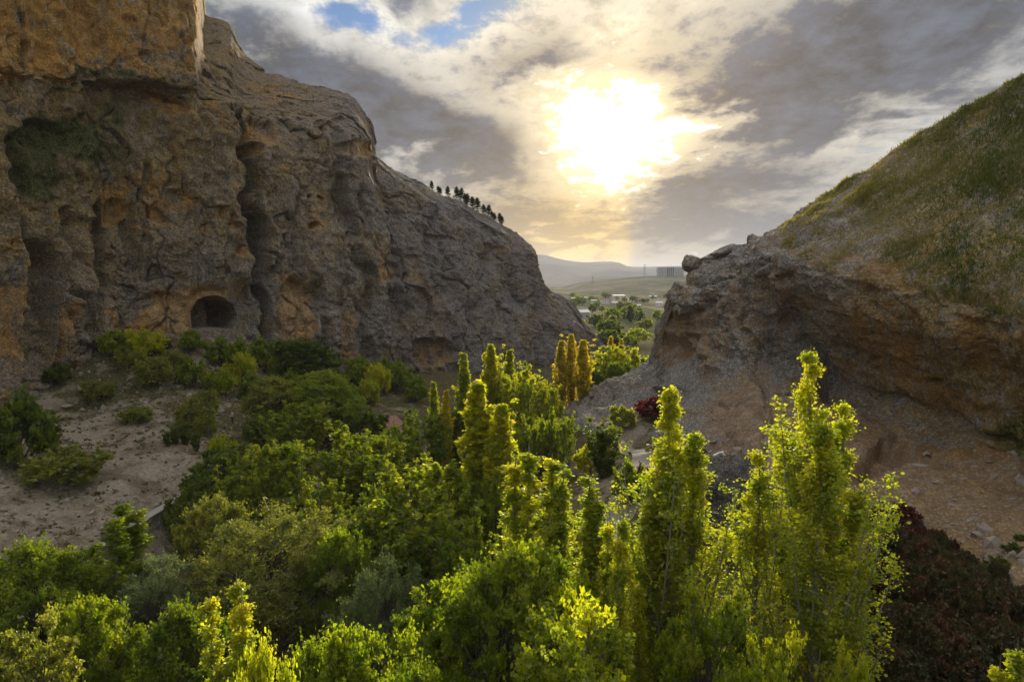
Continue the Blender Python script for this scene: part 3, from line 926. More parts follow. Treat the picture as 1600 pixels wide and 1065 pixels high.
def hill(name, prof, Yf, Yr, mat, seed, amp, frq, label, nu=260, nv=60):
    us = np.linspace(prof[0][0], prof[-1][0], nu)
    py = pchip([p[0] for p in prof], [p[1] for p in prof], us)
    top = at(us, py, Yr)
    foot = np.stack([top[:, 0] * Yf / Yr, np.full(nu, Yf), np.full(nu, -2.0)], 1)
    t = np.linspace(0, 1, nv)[:, None, None]
    Pm = foot[None] + (top - foot)[None] * t
    sh = (t[..., 0]**1.25)
    Pm[..., 2] = -2 + (top[None, :, 2] + 2) * sh
    n = ridge(Pm * np.array([frq, frq * 0.6, 0]), 4, seed) * 0.6 + fbm(Pm * frq * 2.2, 3, seed + 5) * 0.4
    Pm[..., 2] += amp * n * np.sin(np.pi * np.clip(t[..., 0], 0, 0.97))**0.7
    back = [Pm[-1] + np.array([0, (Yr - Yf) * 0.2 * i, -0.25 * i * i * 0.2 * amp]) for i in (1, 2, 3)]
    V = np.concatenate([Pm, np.array(back)])
    return tag(link(name, mesh_np(name, V, grid_quads(V.shape[0], nu), smooth=True), mat), label, kind='structure')


HILL = [(700, 470), (800, 466), (860, 461), (885, 455), (920, 444), (955, 438), (972, 436), (990, 434), (1020, 431), (1060, 430.5), (1120, 431), (1250, 428), (1500, 420)]
hill('hill', HILL, 1050, 1900, m_h, 301, 5, 0.006, 'low grassy olive hill behind the village')
MT = [(-1500, 410), (-600, 395), (0, 402), (400, 390), (700, 398), (800, 396), (835, 398), (850, 399), (880, 406), (915, 410), (935, 409.5), (962, 409), (975, 414), (985, 417), (1040, 416), (1100, 415), (1300, 408), (1700, 400), (2500, 410), (3200, 405)]
hill('mountain', MT, 3200, 6200, m_mt, 331, 35, 0.0011, 'hazy far mountain ridge under the evening sky', 420, 50)

# ------------------------------------------------------------------ trees
def leaves(rs, C, size, aspect=0.8, up=0.25, tint=None):
    """one folded four-cornered leaf at every centre C"""
    n = len(C)
    a = rs.normal(size=(n, 3)); a[:, 2] -= 0.25
    a /= np.linalg.norm(a, axis=1, keepdims=True)
    b = rs.normal(size=(n, 3)) + np.array([0, 0, up])
    b -= a * np.sum(a * b, 1, keepdims=True)
    b /= np.linalg.norm(b, axis=1, keepdims=True) + 1e-9
    c = np.cross(a, b)
    s = (size * np.clip(np.exp(rs.normal(-0.04, 0.33, n)), 0.4, 1.9))[:, None]
    V = np.stack([C - a * s * 0.5, C + b * s * 0.5 * aspect + c * s * 0.10 - a * s * 0.06, C + a * s * 0.5, C - b * s * 0.5 * aspect + c * s * 0.10 - a * s * 0.06], 1)
    q = np.arange(4 * n).reshape(n, 4)
    t = rs.uniform(0, 1, n) if tint is None else tint
    return V.reshape(-1, 3), q, np.repeat(t, 4)


def curve_pts(b, d, L, bend, n=5):
    """curved centre lines: base b, direction d, length L, end direction pulled by bend"""
    t = np.linspace(0, 1, n)[None, :, None]
    return b[:, None] + d[:, None] * L[:, None, None] * t + bend[:, None] * L[:, None, None] * t**2


def nrm(v): return v / (np.linalg.norm(v, axis=-1, keepdims=True) + 1e-9)


def poplar(seed, H, R, n_prim, n_twig, n_leaf, lsize, multi=1, low=0.10, lean=0.0, twigs=True, shape=1.0, tip=0.80, spread=0.55, stem_r=0.8, elev=(48, 72), lump=0.45):
    rs = np.random.RandomState(seed)
    parts = []; B = []; Dv = []; L = []; BR = []; hub = []
    for k in range(multi):
        hh = H * (1.0 if k == 0 else rs.uniform(0.72, 0.97) if spread < 0.6 else rs.uniform(0.80, 0.99) * (1 - 0.10 * (k % 3)))
        off = np.zeros(2) if k == 0 else (lambda a_, r_: np.array([math.cos(a_), math.sin(a_)]) * r_)(k * 2.4 + rs.uniform(-0.5, 0.5), rs.uniform(0.45, 1.0) * R * spread)
        t = np.linspace(0, 1, 12)
        wob = np.cumsum(rs.normal(0, 0.012 * H / 12, (12, 2)), 0)
        tp = np.stack([off[0] * np.minimum(1, t * 3) + wob[:, 0] + lean * H * t**2, off[1] * np.minimum(1, t * 3) + wob[:, 1], hh * t], 1)
        rad = (0.011 * hh) * (1 - t)**0.8 + 0.012
        parts.append(tubes(tp[None], rad[None], 8))
        n = max(6, int(n_prim / multi))
        h = low + (0.97 - low) * (np.arange(n) + rs.uniform(0, 1, n)) / n
        azm = np.arange(n) * 2.39996 + rs.uniform(-0.5, 0.5, n)
        base = np.stack([np.interp(h, t, tp[:, i]) for i in range(3)], 1)
        prof = (np.clip((h - 0.02) / 0.28, 0, 1)**0.7) * (np.clip((1.0 - h), 0.004, 1)**tip) * 1.3 * shape
        rr = R * prof * (1 + lump * vn(np.stack([h * 9 + k * 7, np.cos(azm) * 1.2, np.sin(azm) * 1.2], 1), seed)) * rs.uniform(0.5, 1.15, n) * (1.0 if multi == 1 else stem_r)
        elv = np.radians(rs.uniform(*elev, n))
        ln = np.maximum(rr / np.cos(elv) / 0.75, 0.25)
        ln = np.minimum(ln, np.maximum(0.5, (1.0 - h) * hh * 1.1 / np.sin(elv)))
        dv = np.stack([np.cos(azm) * np.cos(elv), np.sin(azm) * np.cos(elv), np.sin(elv)], 1)
        B.append(base); Dv.append(dv); L.append(ln); BR.append(0.004 * hh * (1 - h) + 0.012); hub.append(np.clip(prof, 0.12, 1))
    B = np.concatenate(B); Dv = np.concatenate(Dv); L = np.concatenate(L); BR = np.concatenate(BR)
    hub = np.concatenate(hub)
    bend = np.stack([-Dv[:, 0] * 0.30, -Dv[:, 1] * 0.30, np.full(len(L), 0.18)], 1)
    CP = curve_pts(B, Dv, L, bend)
    parts.append(tubes(CP, BR[:, None] * np.linspace(1, 0.25, 5)[None], 4))
    n = len(L)
    pid = np.repeat(np.arange(n), n_twig)
    u = np.clip(rs.beta(1.25, 1.0, len(pid)), 0.03, 1)
    tb = B[pid] + Dv[pid] * (L[pid] * u)[:, None] + bend[pid] * (L[pid] * u * u)[:, None]
    tdir = nrm(Dv[pid] * 0.7 + rs.normal(0, 0.55, (len(pid), 3)) + np.array([0, 0, 0.30]))
    tl = rs.uniform(0.35, 1.0, len(pid)) * (0.045 * H) * 0.9
    tl = np.minimum(tl, 0.25 + L[pid] * 0.5) * (0.30 + 0.75 * hub[pid])
    if twigs:
        TP = np.stack([tb, tb + tdir * tl[:, None]], 1)
        parts.append(tubes(TP, np.stack([np.full(len(tl), 0.011), np.full(len(tl), 0.004)], 1), 3))
    dens = rs.uniform(0.70, 1.2, n)[pid] * rs.uniform(0.4, 1.5, len(pid))
    cnt = np.maximum(1, (n_leaf * dens).astype(int))
    lid = np.repeat(np.arange(len(pid)), cnt)
    w = rs.uniform(0.05, 1.08, len(lid))
    C = tb[lid] + tdir[lid] * (tl[lid] * w)[:, None] + rs.normal(0, 0.045 + 0.007 * H * 0.5, (len(lid), 3))
    tint = 0.5 + (rs.uniform(-0.30, 0.30, n)[pid][lid]) + rs.normal(0, 0.16, len(lid)) + 0.12 * (C[:, 2] / H - 0.5)
    V, Q, T = leaves(rs, C, lsize, 0.85, 0.2, np.clip(tint, 0, 1))
    return join(parts), (V, Q, T)


def broad(seed, H, R, n_cl, n_tw, n_leaf, lsize, trunk_h=0.25, zr=None, aspect=0.75, clr=0.30, flat=1.0, twigs=True, droop=0.0, upright=0.0):
    rs = np.random.RandomState(seed)
    zc = H * (0.5 + trunk_h * 0.5); zr = zr or H * (0.5 - trunk_h * 0.5)
    # clump centres, spread over an uneven crown
    dv = nrm(rs.normal(size=(n_cl * 3, 3)))
    dv = dv[dv[:, 2] > -0.62][:n_cl]
    n = len(dv)
    r = rs.uniform(0.35, 1.0, n)**0.55
    lob = 1 + 0.30 * vn(dv * 1.7 + seed, seed) + 0.12 * vn(dv * 4 + seed, seed + 3)
    rcl = clr * R * rs.uniform(0.6, 1.25, n)
    rad = np.stack([R - rcl * 0.5, R - rcl * 0.5, zr - rcl * 0.5], 1)
    C = dv * (r * lob)[:, None] * rad + np.array([0, 0, zc])
    parts = []
    t = np.linspace(0, 1, 8)
    wob = np.cumsum(rs.normal(0, 0.01 * H, (8, 2)), 0)
    top = H * 0.8
    tp = np.stack([wob[:, 0], wob[:, 1], top * t], 1)
    parts.append(tubes(tp[None], ((0.016 * H + 0.02) * (1 - t)**0.7 + 0.015)[None], 8))
    hb = np.clip((C[:, 2] - 0.9 * np.hypot(C[:, 0], C[:, 1])) / top, trunk_h * 0.35, 0.9) * rs.uniform(0.7, 1.0, n)
    base = np.stack([np.interp(hb, t, tp[:, i]) for i in range(3)], 1)
    vec = C - base
    s = np.linspace(0, 1, 6)[None, :, None]
    arch = np.zeros_like(vec); arch[:, 2] = np.linalg.norm(vec[:, :2], axis=1) * 0.18
    CP = base[:, None] + vec[:, None] * s + arch[:, None] * (s * (1 - s) * 2)
    parts.append(tubes(CP, (0.006 * H * rs.uniform(0.5, 1.0, n))[:, None] * np.linspace(1, 0.2, 6)[None] + 0.006, 5))
    pid = np.repeat(np.arange(n), n_tw)
    td = nrm(rs.normal(size=(len(pid), 3)) + nrm(vec)[pid] * 0.55 + np.array([0, 0, 0.15 - droop + upright]))
    tl = rcl[pid] * rs.uniform(0.45, 1.15, len(pid))
    td[:, 2] *= flat
    tb = C[pid] - td * (tl * 0.15)[:, None]
    if twigs:
        parts.append(tubes(np.stack([tb, tb + td * tl[:, None]], 1), np.tile([[0.012, 0.004]], (len(pid), 1)), 3))
    cnt = np.maximum(1, (n_leaf * rs.uniform(0.4, 1.6, len(pid))).astype(int))
    lid = np.repeat(np.arange(len(pid)), cnt)
    w = rs.uniform(0.2, 1.05, len(lid))
    P_ = tb[lid] + td[lid] * (tl[lid] * w)[:, None] + rs.normal(0, 0.07 * rcl.mean() + 0.02, (len(lid), 3))
    P_[:, 2] -= droop * (w**2) * tl[lid] * 0.8
    P_ = P_[P_[:, 2] > 0.02 * H]
    lid = lid[:len(P_)]
    tint = 0.45 + rs.uniform(-0.25, 0.25, n)[pid][lid] + rs.normal(0, 0.15, len(lid))
    V, Q, T = leaves(rs, P_, lsize, aspect, 0.25, np.clip(tint, 0, 1))
    return join(parts), (V, Q, T)


def conifer(seed, H, R, n_br, n_leaf, lsize, low=0.15):
    rs = np.random.RandomState(seed)
    t = np.linspace(0, 1, 8)
    tp = np.stack([np.cumsum(rs.normal(0, 0.008 * H, 8)), np.cumsum(rs.normal(0, 0.008 * H, 8)), H * t], 1)
    parts = [tubes(tp[None], ((0.014 * H) * (1 - t) + 0.015)[None], 7)]
    h = low + (0.98 - low) * np.sort(rs.uniform(0, 1, n_br))
    azm = np.arange(n_br) * 2.39996 + rs.uniform(-0.4, 0.4, n_br)
    base = np.stack([np.interp(h, t, tp[:, i]) for i in range(3)], 1)
    L = R * (1.04 - h)**0.75 * rs.uniform(0.55, 1.1, n_br)
    e = np.radians(rs.uniform(0, 28, n_br))
    dv = np.stack([np.cos(azm) * np.cos(e), np.sin(azm) * np.cos(e), np.sin(e)], 1)
    CP = curve_pts(base, dv, L, np.tile([[0, 0, 0.08]], (n_br, 1)), 4)
    parts.append(tubes(CP, (0.02 + 0 * L)[:, None] * np.linspace(1, 0.3, 4)[None], 4))
    lid = np.repeat(np.arange(n_br), n_leaf)
    u = rs.uniform(0.15, 1.05, len(lid))
    C = base[lid] + dv[lid] * (L[lid] * u)[:, None] + rs.normal(0, 0.09 * R, (len(lid), 3)) * np.array([1, 1, 0.6])
    V, Q, T = leaves(rs, C, lsize, 0.35, 0.5, np.clip(0.5 + rs.normal(0, 0.25, len(lid)), 0, 1))
    return join(parts), (V, Q, T)


PROTO = {}


def proto(key, res, H, R, pct=94):
    (tv, tq), (lv, lq, lt) = res
    # actual crown spread
    rr = np.percentile(np.hypot(lv[:, 0], lv[:, 1]), pct)
    PROTO[key] = (mesh_np(key + '_wood', tv, tq, smooth=True), mesh_np(key + '_leaf', lv, lq, attrs={'tint': lt}), np.percentile(lv[:, 2], 99.9), rr)


proto('poplar_a', poplar(51, 21, 2.9, 210, 17, 26, 0.105, 7, 0.06, tip=1.1, spread=0.58, stem_r=0.76, lump=0.25, elev=(52, 76)), 21, 2.5, 88)
proto('poplar_b', poplar(52, 20, 2.6, 200, 17, 26, 0.105, 5, 0.06, tip=1.15, spread=0.5, stem_r=0.82, lump=0.25, elev=(52, 76)), 20, 2.2, 88)
proto('poplar_c', poplar(3, 18, 1.5, 130, 14, 22, 0.11, 3, 0.05, tip=1.15, lump=0.25, stem_r=0.7), 18, 1.5, 88)
proto('poplar_d', poplar(4, 18, 1.9, 130, 14, 22, 0.12, 4, 0.05, tip=1.15, lump=0.25, stem_r=0.68), 18, 1.9, 88)
proto('grove_a', poplar(41, 13, 4.2, 230, 11, 16, 0.20, 9, 0.03, tip=0.7, spread=0.85, stem_r=0.46), 13, 4.2, 86)
proto('grove_b', poplar(42, 12, 4.0, 230, 11, 16, 0.20, 8, 0.03, tip=0.65, spread=0.85, stem_r=0.48), 12, 4.0, 86)
proto('column_a', poplar(5, 17, 1.3, 100, 10, 20, 0.24, 1, 0.05, twigs=False, tip=1.0, elev=(62, 80), lump=0.3), 17, 1.3)
proto('column_b', poplar(6, 17, 1.5, 100, 10, 20, 0.24, 1, 0.05, twigs=False, shape=1.05, tip=1.05, elev=(60, 78), lump=0.35), 17, 1.5)
proto('broad_a', broad(11, 11, 4.0, 150, 13, 26, 0.155, 0.04, clr=0.27), 11, 4)
proto('broad_b', broad(12, 12, 3.6, 150, 13, 26, 0.155, 0.03, clr=0.27, upright=0.7), 12, 3.6)
proto('broad_d', broad(14, 11, 4.2, 130, 10, 18, 0.30, 0.03, clr=0.28, twigs=False, upright=0.5), 11, 4.2, 88)
proto('broad_e', broad(15, 10, 3.6, 110, 10, 18, 0.30, 0.03, clr=0.28, twigs=False), 10, 3.6, 88)
proto('willow', broad(16, 10, 4.6, 160, 13, 25, 0.165, 0.05, clr=0.25, aspect=0.36, droop=0.35), 10, 4.6)
proto('bush_a', broad(17, 3.2, 2.2, 60, 9, 16, 0.20, 0.02, clr=0.36, twigs=False), 3.2, 2.2)
proto('bush_b', broad(18, 3.4, 1.9, 60, 9, 16, 0.20, 0.02, clr=0.38, twigs=False, upright=0.5), 3.4, 1.9)
proto('juniper', poplar(19, 5.5, 1.5, 80, 12, 20, 0.13, 2, 0.04, twigs=False, shape=1.25), 5.5, 1.5)
proto('pine', conifer(20, 8, 2.0, 60, 40, 0.34), 8, 2.0)
proto('creeper', broad(23, 3.0, 2.4, 90, 10, 22, 0.14, 0.02, clr=0.30, droop=0.3), 3.0, 2.4)
proto('far_broad', broad(21, 9, 4.0, 60, 7, 10, 0.60, 0.03, twigs=False), 9, 4.0)
proto('far_column', poplar(22, 18, 1.7, 60, 6, 9, 0.60, 1, 0.04, twigs=False, shape=1.1), 18, 1.7)
TREE_RS = random.Random(5)


def tree(name, key, mat, x, y, z, H, R, label, group=None, cat='tree', bark=None, rz=None, parts=True):
    wood, leaf, h0, r0 = PROTO[key]
    o = empty(name, (x, y, z), TREE_RS.uniform(0, 6.28) if rz is None else rz, (R / r0, R / r0, H / h0))
    link('trunk' if cat == 'tree' else 'stems', wood, bark or M_bark, o)
    link('crown' if cat == 'tree' else 'foliage', leaf, mat, o)
    return tag(o, label, cat, group)


def tree_px(name, key, mat, px, py_top, Y, wpx, label, group=None, cat='tree', sink=0.15, base=None, rz=None, bark=None):
    """stands on the ground at depth Y under the pixel column of its top"""
    tp = at(px, py_top, Y)
    gz = float(ground_h(tp[0], Y)) if base is None else float(at(px, base, Y)[2])
    H = max(0.5, tp[2] - gz + sink)
    return tree(name, key, mat, tp[0], Y, gz - sink, H, wpx * Y / F / 2, label, group, cat, bark, rz)


T = tree_px
T('broadleaf_tree', 'grove_b', L_deep, 412, 640, 80, 62, 'dark upright tree beside the standing person')
T('broadleaf_tree', 'grove_b', L_lime, 458, 628, 78, 90, 'green upright tree in front of the dull green tree')
T('broadleaf_tree', 'grove_a', L_deep, 300, 742, 58, 80, 'dark upright tree hiding the far end of the stone wall')
T('broadleaf_tree', 'grove_b', L_lime, 598, 680, 66, 80, 'green upright tree between the large bright crown and the red-roofed building')
T('broadleaf_tree', 'grove_a', L_lime, 480, 745, 52, 110, 'light green upright tree in front of the large bright crown')
T('broadleaf_tree', 'grove_a', L_green, 775, 740, 50, 90, 'green upright tree at the feet of the yellow columnar pair')
T('broadleaf_tree', 'grove_b', L_deep, 545, 622, 92, 80, 'dark tree behind the small red-roofed building')
# the poplars standing right below the viewpoint
T('poplar_tree', 'poplar_a', L_poplar, 1265, 556, 27, 205, 'tall loose yellow-green poplar with forked tops against the sandy hollow', rz=2.3, bark=M_greybark)
T('poplar_tree', 'poplar_b', L_poplar, 1046, 612, 29, 142, 'tall dense yellow-green poplar in front of the dark boulder', rz=1.0, bark=M_greybark)
T('poplar_tree', 'poplar_c', L_poplar, 922, 748, 31, 88, 'slim yellow-green poplar in front of the pale footpath', bark=M_greybark)
T('poplar_tree', 'poplar_c', L_poplar, 880, 735, 33, 72, 'narrow pointed poplar squeezed between two broader yellow-green poplars', bark=M_greybark)
T('poplar_tree', 'poplar_d', L_poplar, 825, 712, 34, 130, 'bushy yellow-green poplar with several thin pointed tops', bark=M_greybark)
T('poplar_tree', 'poplar_d', L_poplar, 975, 815, 26, 90, 'short young poplar with sparse yellow leaves between the tall poplars', bark=M_greybark)
T('poplar_tree', 'poplar_d', L_poplar, 372, 912, 23.5, 105, 'young yellow-green poplar rising in front of the olive willow', bark=M_greybark)
T('young_tree', 'broad_b', L_poplar, 905, 925, 21, 300, 'leafy bright green young tree at the feet of the tall poplars')
T('young_tree', 'broad_b', L_green, 1110, 905, 23, 200, 'leafy green tree growing between the two tallest poplars')
T('young_tree', 'broad_a', L_green, 790, 850, 27, 270, 'spreading mid-green tree below the bushy poplar')
T('young_tree', 'broad_b', L_poplar, 1215, 985, 20, 170, 'low leafy sapling at the foot of the forked poplar')
# yellow columns in the middle of the valley
T('poplar_tree', 'column_a', L_yellow, 748, 598, 56, 58, 'broad yellow columnar poplar, the tallest of its pair')
T('poplar_tree', 'column_b', L_yellow, 784, 632, 54, 56, 'yellow columnar poplar leaning against a taller yellow one')
T('poplar_tree', 'column_a', L_poplar, 725, 552, 86, 24, 'slender green-yellow poplar spire before the grey cliff foot')
T('poplar_tree', 'column_b', L_yellow, 766, 538, 90, 32, 'slender yellow poplar spire rising above the broad yellow pair')
T('poplar_tree', 'column_a', L_poplar, 796, 547, 98, 22, 'small green poplar tip behind the rounded green clump')
T('poplar_tree', 'column_a', L_poplar, 678, 597, 80, 18, 'thin green poplar spire beside a thin golden one')
T('poplar_tree', 'column_a', L_gold, 697, 610, 79, 18, 'thin golden poplar spire beside a thin green one')
T('poplar_tree', 'column_b', L_gold, 877, 532, 112, 23, 'golden poplar, shortest of three standing together by the cliff end')
T('poplar_tree', 'column_b', L_gold, 893, 522, 114, 22, 'golden poplar, tallest and middle one of three by the cliff end')
T('poplar_tree', 'column_b', L_gold, 911, 531, 110, 27, 'golden poplar, broadest of three standing by the cliff end')
T('poplar_tree', 'column_a', L_gold, 955, 526, 140, 14, 'small golden poplar tip above the yellow-green grove')
T('poplar_tree', 'column_a', L_gold, 971, 530, 138, 12, 'tiny golden poplar tip beside the red-roofed house')
# broad trees of the valley
T('broadleaf_tree', 'grove_a', L_poplar, 822, 566, 92, 100, 'rounded bright green clump of tree behind the yellow columns')
T('broadleaf_tree', 'broad_d', L_poplar, 945, 540, 132, 62, 'rounded yellow-green tree beside the golden poplar trio')
T('broadleaf_tree', 'broad_d', L_yellow, 990, 540, 130, 60, 'rounded yellow tree tucked against the rocky spur')
T('broadleaf_tree', 'broad_e', L_green, 975, 566, 122, 50, 'small dark green tree in front of the yellow-green grove')
T('broadleaf_tree', 'broad_e', L_poplar, 1008, 556, 126, 36, 'small yellow-green tree at the foot of the spur ramp')
T('broadleaf_tree', 'broad_e', L_deep, 930, 575, 118, 40, 'small dark tree behind the golden trio at the cliff end')
T('broadleaf_tree', 'grove_a', L_green, 862, 636, 72, 62, 'upright green tree beside the dark juniper')
T('broadleaf_tree', 'grove_b', L_green, 828, 650, 76, 80, 'deep green tree between the yellow column and the spur')
T('broadleaf_tree', 'grove_a', L_lime, 530, 660, 62, 170, 'large bright green poplar crown with many upright tips')
T('broadleaf_tree', 'grove_b', L_lime, 416, 694, 60, 100, 'upright green tree beside the large bright green crown')
T('broadleaf_tree', 'grove_a', L_green, 640, 640, 76, 105, 'green tree in front of the small red-roofed building')
T('broadleaf_tree', 'grove_b', L_lime, 680, 722, 50, 170, 'broad green tree below the yellow columnar pair')
T('broadleaf_tree', 'broad_a', L_green, 508, 580, 88, 125, 'dark green tree with a tall rounded top under the cliff')
T('broadleaf_tree', 'broad_a', L_olive, 432, 588, 88, 105, 'dull green tree next to the person on the slope')
T('broadleaf_tree', 'broad_e', L_deep, 340, 696, 66, 110, 'dark tree standing at the end of the stone wall')
T('broadleaf_tree', 'broad_e', L_deep, 570, 640, 84, 70, 'dark small tree beside the small red-roofed building')
T('broadleaf_tree', 'broad_e', L_deep, 715, 640, 82, 60, 'dark green tree among the thin poplar spires')
T('broadleaf_tree', 'broad_e', L_deep, 478, 528, 112, 90, 'dense dark bushy tree at the foot of the cliff')
T('willow_tree', 'willow', L_olive, 420, 790, 41, 290, 'wide olive-green willow with fine pale leaves', rz=2.2)
T('willow_tree', 'willow', L_grey, 600, 868, 36, 170, 'grey-green willow in the shade of the wood')
T('willow_tree', 'willow', L_grey, 240, 872, 37, 190, 'dusky grey-green willow beside the wide olive one')
T('broadleaf_tree', 'broad_a', L_olive, 345, 778, 46, 130, 'yellowish broad tree just below the stone wall')
T('broadleaf_tree', 'broad_a', L_green, 520, 830, 40, 120, 'yellow-green tree shoulder to shoulder with the wide willow')
T('poplar_tree', 'poplar_d', L_green, 190, 790, 40, 105, 'sparse green poplar in front of the stone wall', bark=M_greybark)
T('broadleaf_tree', 'broad_a', L_green, 55, 842, 36, 190, 'round green tree below the sandy slope')
T('broadleaf_tree', 'broad_b', L_olive, 40, 968, 25, 190, 'pale yellow-green shrub-like tree in the lowest corner of the wood')
T('broadleaf_tree', 'broad_a', L_green, 130, 930, 30, 160, 'dark leafy tree beside the pale corner shrub')
T('broadleaf_tree', 'broad_a', L_deep, 290, 940, 29, 190, 'dark green tree behind the young yellow-green poplar')
T('broadleaf_tree', 'broad_a', L_green, 520, 975, 25, 210, 'low green tree in front of the grey willow')
T('broadleaf_tree', 'broad_b', L_green, 700, 900, 30, 190, 'mid-green tree in the darkest part of the wood')
T('broadleaf_tree', 'broad_b', L_green, 655, 1000, 22, 190, 'small dark green tree at the edge of the grey willow')
T('broadleaf_tree', 'grove_a', L_green, 745, 800, 42, 130, 'green tree below the yellow columns with a loose top')
T('broadleaf_tree', 'grove_b', L_green, 600, 780, 46, 130, 'full green tree between the bright crown and the grey willow')
T('broadleaf_tree', 'grove_b', L_green, 865, 800, 45, 100, 'green tree filling the gap behind the slim poplars')
T('broadleaf_tree', 'broad_d', L_deep, 470, 770, 52, 110, 'shaded tree under the large bright green crown')
T('broadleaf_tree', 'broad_a', L_poplar, 420, 1010, 20, 150, 'leafy yellow-green sapling beside the young poplar')


# ------------------------------------------------------------------ shrubs
def B(name, key, mat, px, top, base, Y, wpx, label, group=None, cat='shrub'):
    tp = at(px, top, Y)
    gz = float(ground_h(tp[0], Y))
    hgt = (base - top) * Y / F
    return tree(name, key, mat, tp[0], Y, gz - 0.22 * hgt, hgt * 1.3, wpx * Y / F / 2, label, group, cat)


def S(name, key, mat, G_, px, py, wpx, hpx, label, group=None, cat='shrub'):
    """shrub rooted on a rock sheet at that pixel"""
    p = on_sheet(G_, px, py)
    k = p[1] / F
    return tree(name, key, mat, p[0], p[1], p[2] - 0.2, hpx * k, wpx * k / 2, label, group, cat)


for px, top, base, Y, w, mt, lab in [
        (180, 508, 545, 100, 50, L_poplar, 'yellow-green bush on the ledge beside the dark rock stain'),
        (225, 528, 572, 100, 62, L_yellow, 'wide yellow bush just down the ledge from the small dark plant'),
        (378, 552, 600, 103, 46, L_yellow, 'yellow-green bush under the shadowed cleft of the cliff'),
        (340, 582, 622, 97, 46, L_poplar, 'yellow-green bush lower on the slope, straight below the cave'),
        (345, 704, 738, 77, 40, L_yellow, 'yellow bush just below the standing person'),
        (590, 582, 625, 118, 42, L_yellow, 'yellow bush under the tan pillar at the cliff foot'),
        (430, 560, 600, 110, 40, L_poplar, 'small yellow-green bush under the pale tan scar of the cliff'),
        (575, 600, 640, 112, 36, L_poplar, 'yellow-green bush behind the small hip-roofed building')]:
    B('bush', 'bush_a', mt, px, top, base, Y, w, lab)
for px, top, base, Y, w, lab in [
        (298, 528, 560, 104, 38, 'green bush on the near lip of the cave terrace'),
        (340, 520, 562, 104, 46, 'largest green bush right in front of the cave mouth'),
        (370, 524, 572, 105, 42, 'green bush between the cave mouth and the dark cleft'),
        (410, 545, 592, 110, 52, 'green bush at the bottom of the dark cleft'),
        (395, 582, 628, 100, 46, 'green bush on the slope below the dark cleft'),
        (300, 585, 630, 95, 42, 'green bush on the scree below the cave terrace'),
        (560, 572, 612, 120, 48, 'green bush against the foot of the tan cliff pillar'),
        (622, 575, 622, 122, 42, 'green bush below the shallow arched recess of the cliff'),
        (540, 604, 645, 108, 44, 'green bush between the dark tree and the tan pillar'),
        (650, 592, 630, 118, 40, 'green bush under the middle of the arched recess'),
        (450, 575, 620, 106, 46, 'green bush in front of the dense dark bushy tree'),
        (600, 560, 600, 124, 36, 'small green bush pressed against the cliff beside the recess')]:
    B('bush', 'bush_b', L_green, px, top, base, Y, w, lab)
for px, top, base, Y, w, lab in [
        (240, 592, 632, 94, 58, 'wide dry olive bush on the upper scree'),
        (300, 642, 690, 84, 54, 'olive bush above the young conifers'),
        (200, 560, 590, 97, 44, 'olive bush under the wide yellow bush'),
        (270, 570, 600, 98, 40, 'olive bush under the small dark ledge plant'),
        (322, 668, 700, 82, 36, 'olive bush between the young conifers and the person'),
        (150, 600, 630, 90, 50, 'olive bush near the foot of the second cliff pillar'),
        (320, 620, 655, 90, 44, 'olive bush on the scree up the slope from the person'),
        (215, 640, 665, 84, 46, 'low olive bush alone in the middle of the bare scree'),
        (470, 600, 640, 100, 46, 'olive bush beside the tall dark green tree')]:
    B('bush', 'bush_a', L_olive, px, top, base, Y, w, lab)
for px, top, base, Y, w in [(275, 685, 715, 77, 14), (290, 680, 716, 78, 18), (306, 684, 715, 77, 16), (262, 690, 712, 76, 12)]:
    B('conifer_seedling', 'juniper', L_deep, px, top, base, Y, w, 'small dark young conifer planted on the bare slope', 'young conifers on the bare slope')
B('bush', 'bush_b', L_deep, 90, 568, 602, 93, 38, 'dark round bush in the corner of the lowest cliff pillar')
B('bush', 'bush_b', L_deep, 20, 618, 735, 66, 110, 'big green bush against the cliff beside the scree slope')
B('bush', 'bush_a', L_olive, 95, 712, 765, 64, 120, 'wide scrubby bush on the edge of the eroded bank')
B('bush', 'bush_b', L_deep, 258, 514, 533, 103, 14, 'small dark plant on the ledge beside the cave')
B('juniper_shrub', 'juniper', L_deep, 946, 655, 738, 67, 58, 'dark green juniper beside the pale footpath')
B('bush', 'bush_a', L_yellow, 922, 662, 705, 72, 44, 'yellowing bush behind the dark juniper')
B('bush', 'bush_b', L_green, 985, 738, 806, 56, 52, 'rounded deep green bush below the footpath')
B('bush', 'bush_a', L_olive, 972, 648, 682, 80, 44, 'olive bush at the upper end of the footpath')
S('red_shrub', 'bush_a', L_red, SPUR_G, 1018, 648, 60, 40, 'dark red shrub growing on the spur ramp')
S('red_shrub', 'bush_b', L_red, SPUR_G, 1090, 712, 30, 34, 'small crimson shrub beside the dark boulder')
B('red_shrub', 'bush_b', L_red, 1004, 745, 790, 57, 34, 'small dark red shrub beside the rounded green bush')
B('red_shrub', 'bush_b', L_red, 963, 888, 940, 38, 40, 'dark red shrub glimpsed between the slim poplars')
